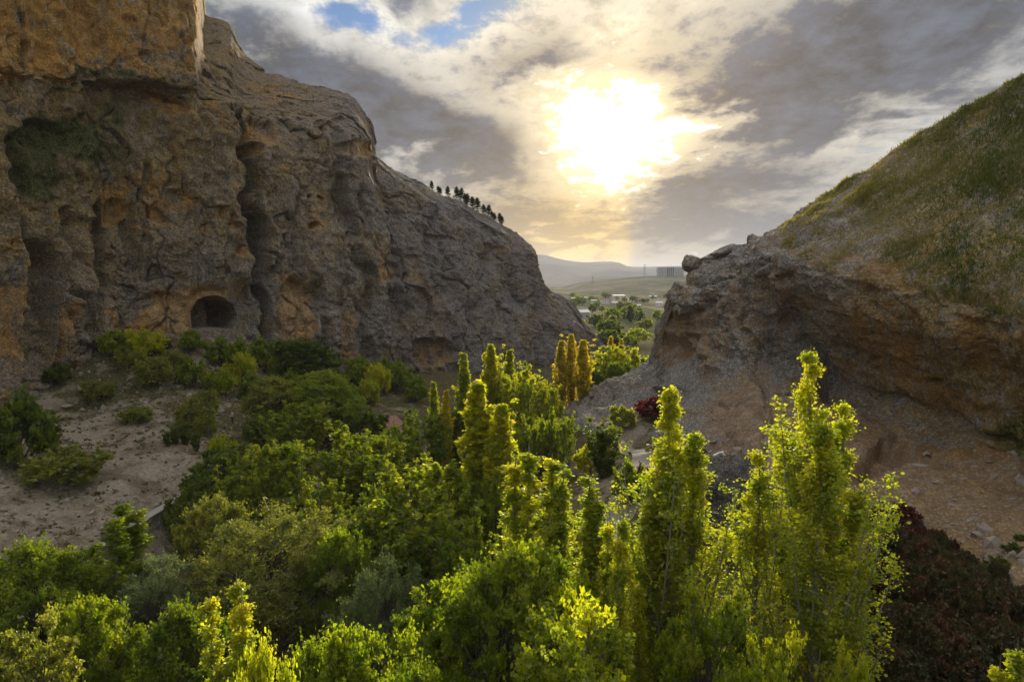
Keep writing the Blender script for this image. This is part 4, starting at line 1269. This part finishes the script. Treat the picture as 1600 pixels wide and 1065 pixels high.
# creepers over the foot of the sandy apron
rs = np.random.RandomState(8)
for px, py, w, h in [(1412, 915, 80, 95), (1452, 945, 90, 110), (1505, 955, 80, 70), (1560, 990, 90, 85), (1420, 1000, 100, 90), (1490, 1035, 110, 120), (1575, 1060, 110, 100), (1640, 1010, 100, 90), (1640, 1085, 110, 100), (1440, 1085, 120, 130), (1540, 1110, 120, 110), (1380, 1060, 90, 90), (1500, 905, 50, 50), (1465, 885, 44, 60)]:
    S('creeper_bush', 'creeper', L_creeper, SPUR_G, px, py, w, h, 'dark creeper thicket spilling over the sandy apron', 'dark creepers on the sandy apron', 'creeper')
for px, py, w, h in [(1398, 850, 70, 50), (1412, 880, 70, 55), (1390, 905, 60, 60), (1380, 960, 80, 70), (1590, 970, 80, 50), (1440, 860, 40, 30)]:
    S('creeper_bush', 'creeper', L_red, SPUR_G, px, py, w, h, 'deep red creeper climbing the sandy apron', 'red creepers on the sandy apron', 'creeper')
for px, py, w, h in [(1548, 902, 40, 16), (1572, 890, 36, 14), (1590, 872, 30, 14), (1600, 850, 24, 14), (1540, 925, 40, 18)]:
    S('creeper_bush', 'bush_b', L_deep, SPUR_G, px, py, w, h, 'thin green creeper trailing along a crack in the apron', 'green creepers along the crack', 'creeper')
for px, top, base, Y, w in [(1395, 990, 1060, 33, 100), (1450, 1000, 1080, 31.5, 110), (1500, 1010, 1085, 30, 120), (1415, 1050, 1120, 30, 110), (1545, 1040, 1120, 28, 120), (1350, 1040, 1100, 31, 90)]:
    B('creeper_bush', 'creeper', L_creeper, px, top, base, Y, w, 'dark creeper clump on the ground at the bottom of the thicket', 'creepers on the ground below the apron', 'creeper')
cr = random.Random(21)
for i in range(16):
    px = cr.uniform(1375, 1600); py = 850 + (px - 1390) * 0.55 + cr.uniform(-30, 50)
    S('creeper_bush', 'creeper', cr.choice([L_creeper, L_creeper, L_red, L_deep]), SPUR_G, px, py, cr.uniform(24, 60), cr.uniform(18, 44), 'small ragged creeper clump at the upper fringe of the thicket', 'creeper clumps at the fringe of the thicket', 'creeper')
T('young_tree', 'poplar_d', L_poplar, 1590, 1022, 18, 110, 'bright green sapling tip in front of the creepers')
T('young_tree', 'broad_b', L_poplar, 1330, 1010, 21, 130, 'leafy yellow-green sapling between the forked poplar and the creepers')
# pines along the skyline of the cliff
pr = random.Random(3)
ORD = 'first second third fourth fifth sixth seventh eighth ninth tenth eleventh twelfth thirteenth fourteenth fifteenth sixteenth'.split()
for i, (px, h) in enumerate([(682, 16), (690, 17), (697, 15), (704, 17), (711, 18), (719, 16), (726, 15), (733, 17), (741, 15), (748, 16), (755, 17), (761, 14), (769, 17), (776, 14), (783, 16), (788, 13)]):
    k = np.argmin(np.abs(CLIFF_PX - px - pr.uniform(-2.5, 2.5))); p = CLIFF_RIM[k] + np.array([-0.4, 1.6 + pr.uniform(0, 1.5), -0.45])
    hm = 1.4 * h * p[1] / F * pr.uniform(0.65, 1.2)
    tree('pine_tree', 'pine', L_pine, p[0], p[1], p[2], hm, hm * 0.21, ORD[i] + ' small dark pine down the cliff skyline from the bare saplings')
for px, h in [(656, 12), (660, 15), (664, 11), (674, 17), (808, 5)]:
    k = np.argmin(np.abs(CLIFF_PX - px)); p = CLIFF_RIM[k] + np.array([-0.4, 1.6, -0.6])
    hm = h * p[1] / F
    if px == 808:
        tree('bush', 'bush_a', L_deep, p[0], p[1], p[2] + 0.3, hm, hm * 0.7, 'lone small bush on the cliff skyline below the pines', None, 'shrub')
    else:
        o = empty('bare_tree', tuple(p), pr.uniform(0, 6), (hm / 8 * 0.8, hm / 8 * 0.8, hm / 8))
        link('trunk', PROTO['pine'][0], M_greybark, o)
        tag(o, 'bare leafless sapling at the upper end of the pine row', 'tree', 'bare saplings on the cliff skyline')

# trees of the far plain
for px, top, Y, m in [(985, 477, 400, L_deep), (964, 486, 420, L_green), (1001, 486, 385, L_deep), (975, 482, 440, L_green), (940, 490, 370, L_poplar), (950, 486, 380, L_green), (957, 492, 350, L_olive), (993, 484, 430, L_green), (931, 492, 360, L_green)]:
    T('poplar_tree', 'far_column', m, px, top, Y, 15, 'distant dark poplar in the row beyond the gorge mouth', 'poplars beyond the gorge mouth')
fr = random.Random(11)
for i in range(54):
    Y = 230 * (4.0 ** fr.random()) if i < 36 else fr.uniform(600, 1000)
    px = fr.uniform(895, 1050) if i < 36 else fr.choice([fr.uniform(875, 930), fr.uniform(930, 1050)])
    x = (px - 800) / F * Y
    if Y < 300 and px < 935: continue
    hh = fr.uniform(4.5, 9)
    z = float(ground_h(x, Y))
    tree('broadleaf_tree', 'far_broad', fr.choice([L_green, L_deep, L_deep, L_olive, L_poplar]), x, Y, z - 0.2, hh, hh * fr.uniform(0.45, 0.7), 'distant rounded tree scattered over the far plain', 'trees scattered over the far plain')

# ------------------------------------------------------------------ built things
M_white = plain('whitewash', (0.72, 0.70, 0.66), 0.8, 0.12, 1.0)
M_wallc = plain('rendered_wall', (0.38, 0.33, 0.27), 0.85, 0.2, 0.8)
M_redroof = plain('red_roof_tiles', (0.27, 0.125, 0.105), 0.85, 0.25, 3.0)
M_glass = plain('dark_window_glass', (0.03, 0.035, 0.04), 0.25, 0.1, 1.0)
M_conc = plain('grey_concrete', (0.33, 0.32, 0.31), 0.85, 0.15, 0.3)
M_steel = plain('galvanised_steel', (0.25, 0.25, 0.26), 0.5, 0.1, 1.0)
M_path = plain('trodden_path', (0.25, 0.21, 0.165), 0.95, 0.4, 2.5, 0.6)
M_coping = plain('pale_coping', (0.30, 0.27, 0.225), 0.8, 0.15, 2.0)


def house(x, y, z, w, dp, h, rh, rz, wall_m, roof_m, label, group=None, hip=False, chimney=False):
    o = empty('house', (x, y, z), rz)
    v, q = boxes([(-w / 2, w / 2, -dp / 2, dp / 2, -1.0, h)])
    link('wall', mesh_np('house_wall', v, q), wall_m, o)
    e = 0.35
    ins = w * 0.32 if hip else -0.0
    rv = np.array([(-w / 2 - e, -dp / 2 - e, h), (w / 2 + e, -dp / 2 - e, h), (w / 2 + e, dp / 2 + e, h), (-w / 2 - e, dp / 2 + e, h),
                   (-w / 2 - e + ins, 0, h + rh), (w / 2 + e - ins, 0, h + rh)])
    roof = link('roof', mesh_np('house_roof', rv, [(0, 1, 5, 4), (2, 3, 4, 5), (3, 2, 1, 0)], [(0, 4, 3), (1, 2, 5)]), roof_m, o)
    if chimney:
        v, q = boxes([(-w * 0.3, -w * 0.3 + 1.0, -0.5, 0.5, h + rh * 0.3, h + rh + 1.0), (-w * 0.3 - 0.15, -w * 0.3 + 1.15, -0.65, 0.65, h + rh + 1.0, h + rh + 1.2)])
        link('chimney', mesh_np('chimney', v, q), M_white, roof)
    wv, wq = boxes([(-0.5, 0.5, -0.04, 0.04, -0.6, 0.6)])
    wm = mesh_np('house_window', wv, wq)
    for k in range(max(2, int(w / 2.6))):
        link('window', wm, M_glass, o, (-w / 2 + w * (k + 0.5) / max(2, int(w / 2.6)), -dp / 2 - 0.03, h * 0.55))
    dv, dq = boxes([(-0.45, 0.45, -0.05, 0.05, 0, 2.0)])
    link('door', mesh_np('house_door', dv, dq), M_bark, o, (w / 2 + 0.03, 0, 0), math.pi / 2)
    return tag(o, label, 'house', group)


p = at(607, 668, 95)
house(p[0], 95, float(p[2]) - 2.6, 4.2, 5.0, 2.4, 1.9, 0.5, M_wallc, M_redroof, 'small hip-roofed building with a dusky red roof among the valley trees', hip=True)
p = at(956, 534, 240)
house(p[0], 240, 2.0, 8.5, 7.0, float(p[2]) - 2.0, 2.4, 0.25, M_wallc, M_redroof, 'brown-roofed house with a white chimney beyond the gorge mouth', chimney=True)
hr = random.Random(4)
for px, py, w in [(903, 469, 16), (912, 468, 10), (897, 470, 8), (945, 474, 12), (950, 472, 8), (965, 465, 20), (972, 465, 12), (968, 477, 12), (960, 478, 9), (985, 471, 9), (1000, 472, 14), (1008, 472, 10), (1020, 466, 12), (996, 482, 9), (928, 474, 9), (1030, 478, 10), (935, 478, 7), (978, 480, 8)]:
    dxy = ray(px, py)
    Y = 24.0 / max(0.02, -float(dxy[2]) / float(dxy[1]))
    Y = min(Y, 1020)
    x = (px - 800) / F * Y
    ww = w * Y / F
    house(x, Y, 2.0, ww, ww * 0.7, hr.uniform(2.6, 3.6), hr.uniform(0.7, 1.4), hr.uniform(-0.4, 0.4), hr.choice([M_white, M_white, M_wallc]), M_white if hr.random() < 0.7 else M_redroof, 'low pale house of the distant village below the hill', 'village houses below the hill')
p = at(910, 489, 420)
house(p[0], 420, 2.0, 7, 6, 5.0, 1.6, 0.3, M_wallc, M_white, 'pale two-storey house beside the end of the cliff')

# long public building on the hill
Yb = 1890
pb = at(1047, 431.5, Yb)
k = Yb / F
o = empty('office_block', (pb[0], Yb, pb[2] - 2), 0.10)
W, Hh, Dp = 40 * k, 15 * k, 18
v, q = boxes([(-W / 2, W / 2, -Dp / 2, Dp / 2, -6, Hh)])
link('wall', mesh_np('office_wall', v, q), M_conc, o)
v, q = boxes([(-W / 2 - 0.6, W / 2 + 0.6, -Dp / 2 - 0.6, Dp / 2 + 0.6, Hh, Hh + 1.2)])
link('roof', mesh_np('office_roof', v, q), M_white, o)
v, q = boxes([(-1.9, 1.9, -0.2, 0.2, 0, Hh - 3)])
wm = mesh_np('office_glazing', v, q)
for xx in (-10.5, -5.2, 0.1, 5.4):
    link('glazed_strip', wm, M_glass, o, (xx, -Dp / 2 - 0.1, 1.5))
v, q = boxes([(-1.0, 1.0, -0.15, 0.15, -0.8, 0.8)])
wm = mesh_np('office_window', v, q)
for r in range(6):
    for xx in [-W / 2 + 3 + 4.0 * j for j in range(5)] + [12 + 4.2 * j for j in range(6)]:
        link('window', wm, M_glass, o, (xx, -Dp / 2 - 0.1, 3.5 + r * 3.6))
tag(o, 'long grey public building with dark window strips on the hilltop', 'building')


def pylon(px, top, base, Y, label):
    b = at(px, base, Y); h = (base - top) * Y / F
    o = empty('power_pylon', tuple(b), 0.3)
    w = h * 0.10
    legs = np.array([[(sx * w, sy * w, -2), (sx * w * 0.25, sy * w * 0.25, h)] for sx in (-1, 1) for sy in (-1, 1)])
    for L_ in legs:
        v, q = tubes(L_[None], np.array([[0.28, 0.2]]), 4)
        link('leg', mesh_np('pylon_leg', v, q), M_steel, o)
    for zf in (0.70, 0.82, 0.94):
        v, q = boxes([(-h * 0.14, h * 0.14, -0.2, 0.2, h * zf, h * zf + 0.4)])
        link('crossarm', mesh_np('pylon_arm', v, q), M_steel, o)
    segs = []
    for i in range(6):
        z0, z1 = h * i / 7, h * (i + 1) / 7
        a0, a1 = w * (1 - 0.75 * z0 / h), w * (1 - 0.75 * z1 / h)
        for s_ in (-1, 1):
            segs += [[(-a0, s_ * a0, z0), (a1, s_ * a1, z1)], [(a0, s_ * a0, z0), (-a1, s_ * a1, z1)]]
    v, q = tubes(np.array(segs), np.full((len(segs), 2), 0.14), 3)
    link('bracing', mesh_np('pylon_bracing', v, q), M_steel, o)
    return tag(o, label, 'pylon')


pylon(1007, 413, 432, 1880, 'thin lattice pylon on the hilltop beside the long grey building')
pylon(926, 431, 444, 1850, 'thin lattice pylon on the low end of the olive hill')
pylon(1030, 450, 472, 1000, 'lattice pylon standing among the village houses')

# stone retaining wall with pale coping
a0, a1 = at(200, 826, 57.5), at(296, 768, 68)
dv = a1 - a0; Lw = float(np.linalg.norm(dv[:2])); rz = math.atan2(dv[1], dv[0])
m_sw, g = new_mat('wall_stone')
P = g.node('ShaderNodeTexCoord').outputs['Object']
vc = g.voro(P, 3.5, out='Color'); vd = g.voro(P, 3.5, 'DISTANCE_TO_EDGE')
sp = g.node('ShaderNodeSeparateColor'); g.put(sp.inputs[0], vc)
finish(g, g.mix(g.step(vd, 0.02, 0.10), (0.13, 0.11, 0.09), g.mix(sp.outputs[0], (0.17, 0.15, 0.125), (0.33, 0.28, 0.22))), 0.9, g.step(vd, 0.0, 0.15), 0.7, 0.08)
o = empty('retaining_wall', tuple(a0), rz)
nx, nz = 60, 24
X_, Z_ = np.meshgrid(np.linspace(-7, Lw + 2, nx), np.linspace(-4.5, -0.002, nz))
fy = -0.30 + 0.05 * fbm(np.stack([X_, Z_, 0 * X_], -1) * 2.5, 3, 71)
slope_z = lambda x: x * float(dv[2]) / Lw
Vf = np.stack([X_, fy, Z_ + slope_z(X_)], -1); Vb = np.stack([X_, 0.35 + 0 * fy, Z_ + slope_z(X_)], -1)
v = np.concatenate([Vf.reshape(-1, 3), Vb.reshape(-1, 3)])
q = np.concatenate([grid_quads(nz, nx), grid_quads(nz, nx, True) + nx * nz,
                    np.array([(nx * (nz - 1) + i, nx * (nz - 1) + i + 1, nx * nz + nx * (nz - 1) + i + 1, nx * nz + nx * (nz - 1) + i) for i in range(nx - 1)])])
link('stone_face', mesh_np('wall_face', v, q), m_sw, o)
cv, cq = boxes([(-7 + i * 1.5 + 0.01, -7 + (i + 1) * 1.5 - 0.01, -0.42, 0.45, 0.0, 0.11) for i in range(1)])
cm = mesh_np('coping', cv, cq)
for i in range(int((Lw + 9) / 1.5)):
    cx_ = i * 1.5
    link('coping_stone', cm, M_coping, o, (cx_, hr.uniform(-0.015, 0.015), slope_z(-7 + cx_ + 0.75)))
tag(o, 'stone retaining wall with a pale coping at the foot of the bare slope', 'wall')

# footpath
pp = np.array([at(952, 680, 80), at(968, 690, 78), at(985, 705, 74), at(1000, 724, 69), at(1008, 745, 64), at(992, 772, 59), at(968, 800, 54.5), at(950, 840, 49)])
tt = np.linspace(0, len(pp) - 1, 90)
cl = np.stack([pchip(np.arange(len(pp)), pp[:, i], tt) for i in range(2)], 1)
tg = nrm(np.gradient(cl, axis=0)); nn = np.stack([-tg[:, 1], tg[:, 0]], 1)
off = np.linspace(-1.3, 1.3, 7)
wv = 1 + 0.25 * fbm(np.stack([tt * 1.3, 0 * tt, 0 * tt], 1), 3, 44)
XYp = cl[:, None] + nn[:, None] * (off[None, :, None] * wv[:, None, None])
Zp = ground_h(XYp[..., 0], XYp[..., 1])
Zp = 0.5 * Zp + 0.5 * Zp.mean(1, keepdims=True) + 0.10
V = np.concatenate([XYp, Zp[..., None]], -1)
tag(link('path', mesh_np('path', V, grid_quads(90, 7, True), smooth=True), M_path), 'pale footpath winding down beside the spur', kind='structure')


# ------------------------------------------------------------------ boulders
def rock(name, seed, loc, size, mat, label, rz=0.0, tilt=(0, 0), box=2.6, sub=5, amp=0.16, group=None):
    bm = bmesh.new()
    bmesh.ops.create_icosphere(bm, subdivisions=sub, radius=1.0)
    co = np.array([v_.co[:] for v_ in bm.verts])
    k = (np.abs(co)**box).sum(1)**(1 / box)
    co = co / k[:, None]
    dpl = amp * fbm(co * 1.3 + seed * 3.1, 4, seed) + 0.05 * ridge(co * 3.5 + seed, 3, seed + 2) + 0.03 * fbm(co * 11 + seed, 3, seed + 4)
    co = co * (1 + dpl)[:, None] * np.array(size)
    for v_, c in zip(bm.verts, co): v_.co = c
    me = bpy.data.meshes.new(name); bm.to_mesh(me); bm.free()
    me.polygons.foreach_set('use_smooth', np.ones(len(me.polygons), bool))
    o = link(name, me, mat, None, tuple(loc), rz)
    o.rotation_euler = (tilt[0], tilt[1], rz)
    return tag(o, label, 'boulder', group)


c = at(1142, 775, 46.2)
rock('boulder', 3, c + np.array([0, 0.6, -0.5]), (2.7, 2.2, 3.0), M_boulder, 'big dark conglomerate boulder with a pale sandy top below the ramp', 0.3, (0.0, -0.12), 3.2, 6, 0.13)
c = on_sheet(SPUR_G, 1086, 420)
rock('boulder', 5, c + np.array([0, 0.6, 0.55]), (1.5, 1.4, 1.1), M_spur, 'rounded block perched on the rocky nose of the spur', 0.5, (0.1, 0.25), 2.8, 4)
c = on_sheet(SPUR_G, 1118, 404)
rock('boulder', 7, c + np.array([0, 0.5, 0.35]), (2.0, 1.5, 0.55), M_spur, 'flat slab leaning on the spur crest above the rounded block', 0.3, (0.0, -0.3), 3.0, 4)
c = on_sheet(SPUR_G, 1135, 394)
rock('boulder', 8, c + np.array([0, 0.5, 0.25]), (1.8, 1.4, 0.5), M_spur, 'flat slab higher on the spur crest, next to another slab', 0.1, (0.0, -0.35), 3.0, 4)
c = at(1124, 716, 46.0)
v, q = tubes(np.array([[(-0.42, 0, 0), (-0.2, 0.05, 0.08), (0.02, 0, 0.22), (0.2, -0.05, 0.26), (0.26, 0, 0.05), (0.42, 0.05, 0.02)]]), np.array([[0.05, 0.07, 0.05, 0.08, 0.07, 0.04]]), 6)
tag(link('white_scrap', mesh_np('white_scrap', v, q, smooth=True), M_white, None, (c[0], c[1], c[2] + 0.2)), 'small crooked white scrap lying on the top of the dark boulder', 'scrap')

# ------------------------------------------------------------------ person on the slope
def person(loc, rz):
    J = [(0, 0, 0.92), (0, 0, 1.12), (0, 0, 1.32), (0, 0, 1.45), (0, 0, 1.53), (0, 0.02, 1.62), (0, 0.02, 1.72),
         (-0.17, 0, 1.40), (-0.23, 0.02, 1.14), (-0.20, 0.12, 0.92), (0.17, 0, 1.40), (0.23, 0.02, 1.14), (0.20, 0.12, 0.92),
         (-0.09, 0, 0.86), (-0.11, 0.03, 0.47), (-0.12, -0.02, 0.07), (-0.12, 0.14, 0.03), (0.09, 0, 0.86), (0.11, -0.03, 0.47), (0.12, -0.08, 0.07), (0.12, 0.08, 0.03)]
    rr = [.145, .135, .165, .10, .055, .095, .07, .075, .05, .04, .075, .05, .04, .095, .065, .045, .04, .095, .065, .045, .04]
    E = [(0, 1), (1, 2), (2, 3), (3, 4), (4, 5), (5, 6), (3, 7), (7, 8), (8, 9), (3, 10), (10, 11), (11, 12), (0, 13), (13, 14), (14, 15), (15, 16), (0, 17), (17, 18), (18, 19), (19, 20)]
    me = bpy.data.meshes.new('person_skeleton'); me.from_pydata(J, E, [])
    o = bpy.data.objects.new('person', me); COL.objects.link(o)
    md = o.modifiers.new('skin', 'SKIN'); o.modifiers.new('sub', 'SUBSURF').levels = 1
    for sv, r_ in zip(me.skin_vertices[0].data, rr): sv.radius = (r_, r_ * 0.8)
    me.skin_vertices[0].data[0].use_root = True
    dg = bpy.context.evaluated_depsgraph_get()
    m2 = bpy.data.meshes.new_from_object(o.evaluated_get(dg))
    bpy.data.objects.remove(o)
    m2.name = 'person'
    for mt in (plain('skin', (0.45, 0.28, 0.20), 0.6, 0.05), plain('pink_top', (0.62, 0.38, 0.38), 0.85, 0.1), plain('dark_trousers', (0.02, 0.02, 0.025), 0.85, 0.1), plain('dark_hair', (0.02, 0.015, 0.012), 0.6, 0.1)):
        m2.materials.append(mt)
    for p_ in m2.polygons:
        z = p_.center.z
        p_.material_index = 2 if z < 0.93 and abs(p_.center.x) < 0.17 else (1 if z < 1.49 and z > 0.98 else (3 if z > 1.66 or (z > 1.55 and p_.center.y < 0) else 0))
        p_.use_smooth = True
    o = bpy.data.objects.new('person', m2); COL.objects.link(o)
    o.location = loc; o.rotation_euler = (0, 0, rz)
    return tag(o, 'person in a pale pink top and dark trousers standing on the slope', 'person')


px_, Yp = 363, 89.5
xp = float(at(px_, 660, Yp)[0])
person((xp, Yp, float(ground_h(xp, Yp)) - 0.02), 2.6)

# ------------------------------------------------------------------ grass and stones
rs = np.random.RandomState(77)


def tufts(pos, hgt, lean, nb, width):
    n = len(pos)
    p = np.repeat(pos, nb, 0); h = np.repeat(hgt, nb) * rs.uniform(0.5, 1.2, n * nb)
    p = p + np.c_[rs.normal(0, 0.06, (n * nb, 2)), np.zeros(n * nb)]
    a = rs.uniform(0, 6.283, n * nb); l = rs.uniform(0.1, lean, n * nb) * h
    tip = p + np.stack([np.cos(a) * l, np.sin(a) * l, h], 1)
    sd = np.stack([-np.sin(a), np.cos(a), 0 * a], 1) * (width * h)[:, None] * 0.5
    V = np.stack([p - sd, p + sd, tip], 1).reshape(-1, 3)
    return V, np.arange(3 * n * nb).reshape(-1, 3)


L_dry = leaf_mat('dry_grass', (0.070, 0.100, 0.015), (0.165, 0.160, 0.036), (0.28, 0.24, 0.095), 0.35, 0.02, rnd=0.0)
PXs, PYs, Ps, GR, NN = SPUR_G
ok = (GR > 0.05) & (PXs < 1700)
idx = np.flatnonzero(ok.ravel())
area = (Ps[..., 1]**2).ravel()[idx]; area /= area.sum()
pick = rs.choice(idx, 52000, p=area)
pos = Ps.reshape(-1, 3)[pick] + np.c_[rs.normal(0, 0.12, (len(pick), 2)), np.full(len(pick), -0.05)]
cl_n = fbm(pos * 0.35, 3, 401)
keep = rs.uniform(-0.9, 1.0, len(pos)) < cl_n - 0.35 + 0.9 * sst(PXs.ravel()[pick], 1250, 1550) + 0.6 * (GR.ravel()[pick] - 0.6)
pos = pos[keep]; pk = pick[keep]
hgt = 0.16 + 0.22 * rs.uniform(0, 1, len(pos)) + 0.12 * np.clip(cl_n[keep], 0, 1)
V, Tq = tufts(pos, hgt, 0.9, 3, 0.22)
tn = np.clip(0.72 - 0.55 * sst(PXs.ravel()[pk], 1300, 1560) + 0.35 * fbm(pos * 0.2, 3, 411) + rs.normal(0, 0.12, len(pos)), 0, 1)
tag(link('grass', mesh_np('spur_grass', V, None, Tq, attrs={'tint': np.repeat(tn, 9)}), L_dry), 'dry tufted grass covering the top of the spur', 'grass', kind='stuff')
# low scrub over the bare slope under the cliff
n = 9000
x = rs.uniform(-75, -14, n); y = rs.uniform(40, 128, n)
z = ground_h(x, y)
pos = np.stack([x, y, z], 1)
cn = fbm(pos * np.array([0.13, 0.13, 0]), 4, 421)
pos = pos[rs.uniform(-0.4, 1.2, n) < cn]
pos = pos[:3600]
rad_ = np.exp(rs.normal(-1.25, 0.5, len(pos)))
nl = 16
lid = np.repeat(np.arange(len(pos)), nl)
off = nrm(rs.normal(size=(len(lid), 3))) * rs.uniform(0.2, 1, (len(lid), 1))
off[:, 2] = np.abs(off[:, 2]) * 0.8
C = pos[lid] + off * rad_[lid][:, None]
tn = np.clip(0.45 + 0.3 * fbm(pos * 0.15, 3, 431)[lid] + rs.normal(0, 0.2, len(lid)), 0, 1)
V, Q_, T_ = leaves(rs, C, 0.20, 0.55, 0.3, tn)
L_scrub = leaf_mat('dry_scrub', (0.055, 0.060, 0.016), (0.115, 0.100, 0.036), (0.20, 0.16, 0.075), 0.35, 0.02, rnd=0.0)
tag(link('scrub', mesh_np('slope_scrub', V, Q_, attrs={'tint': T_}), L_scrub), 'dry scrub and weeds dotting the bare slope', 'scrub', kind='stuff')
# loose stones
ico = bmesh.new(); bmesh.ops.create_icosphere(ico, subdivisions=1, radius=1.0)
iv = np.array([v_.co[:] for v_ in ico.verts]); it = np.array([[v_.index for v_ in f_.verts] for f_ in ico.faces]); ico.free()
n = 8000
xa = rs.uniform(-75, -22, n); ya = rs.uniform(42, 120, n)
pos = np.stack([xa, ya, ground_h(xa, ya)], 1)
pos = pos[rs.uniform(-0.4, 1.0, n) < fbm(pos * np.array([0.10, 0.10, 0]), 3, 441)]
sel = np.flatnonzero(((PXs < 1230) & (PYs > 590) & (PXs > 900)) | ((PYs > 700) & (PXs < 1620)))
ps2 = Ps.reshape(-1, 3)[rs.choice(sel, 1200)]
pos = np.concatenate([pos, ps2])
szs = np.exp(rs.normal(-2.2, 0.55, len(pos)))
V = pos[:, None] + iv[None] * (1 + 0.35 * rs.normal(size=(len(pos), len(iv), 1))) * szs[:, None, None] * rs.uniform(0.6, 1.3, (len(pos), 1, 3))
Tq = (it[None] + (np.arange(len(pos)) * len(iv))[:, None, None]).reshape(-1, 3)
M_stone = plain('loose_stone', (0.27, 0.22, 0.17), 0.95, 0.4, 0.9)
tag(link('scree', mesh_np('scree', V.reshape(-1, 3), None, Tq), M_stone), 'loose stones strewn over the slope and the ramp', 'stones', kind='stuff')

# ------------------------------------------------------------------ haze
mh = bpy.data.materials.new('haze_air'); mh.use_nodes = True
g = G(mh.node_tree)
pv = g.node('ShaderNodeVolumePrincipled')
pv.inputs['Color'].default_value = (0.90, 0.92, 1.0, 1)
pv.inputs['Density'].default_value = 0.7e-4
pv.inputs['Anisotropy'].default_value = 0.05
o_ = g.node('ShaderNodeOutputMaterial'); g.put(o_.inputs['Volume'], pv.outputs[0])
v, q = boxes([(-12200, 12200, -3200, 14200, -25, 370)])
hz = link('haze', mesh_np('haze', v, q), mh)
tag(hz, 'thin evening haze filling the air of the whole valley', 'haze', kind='stuff')
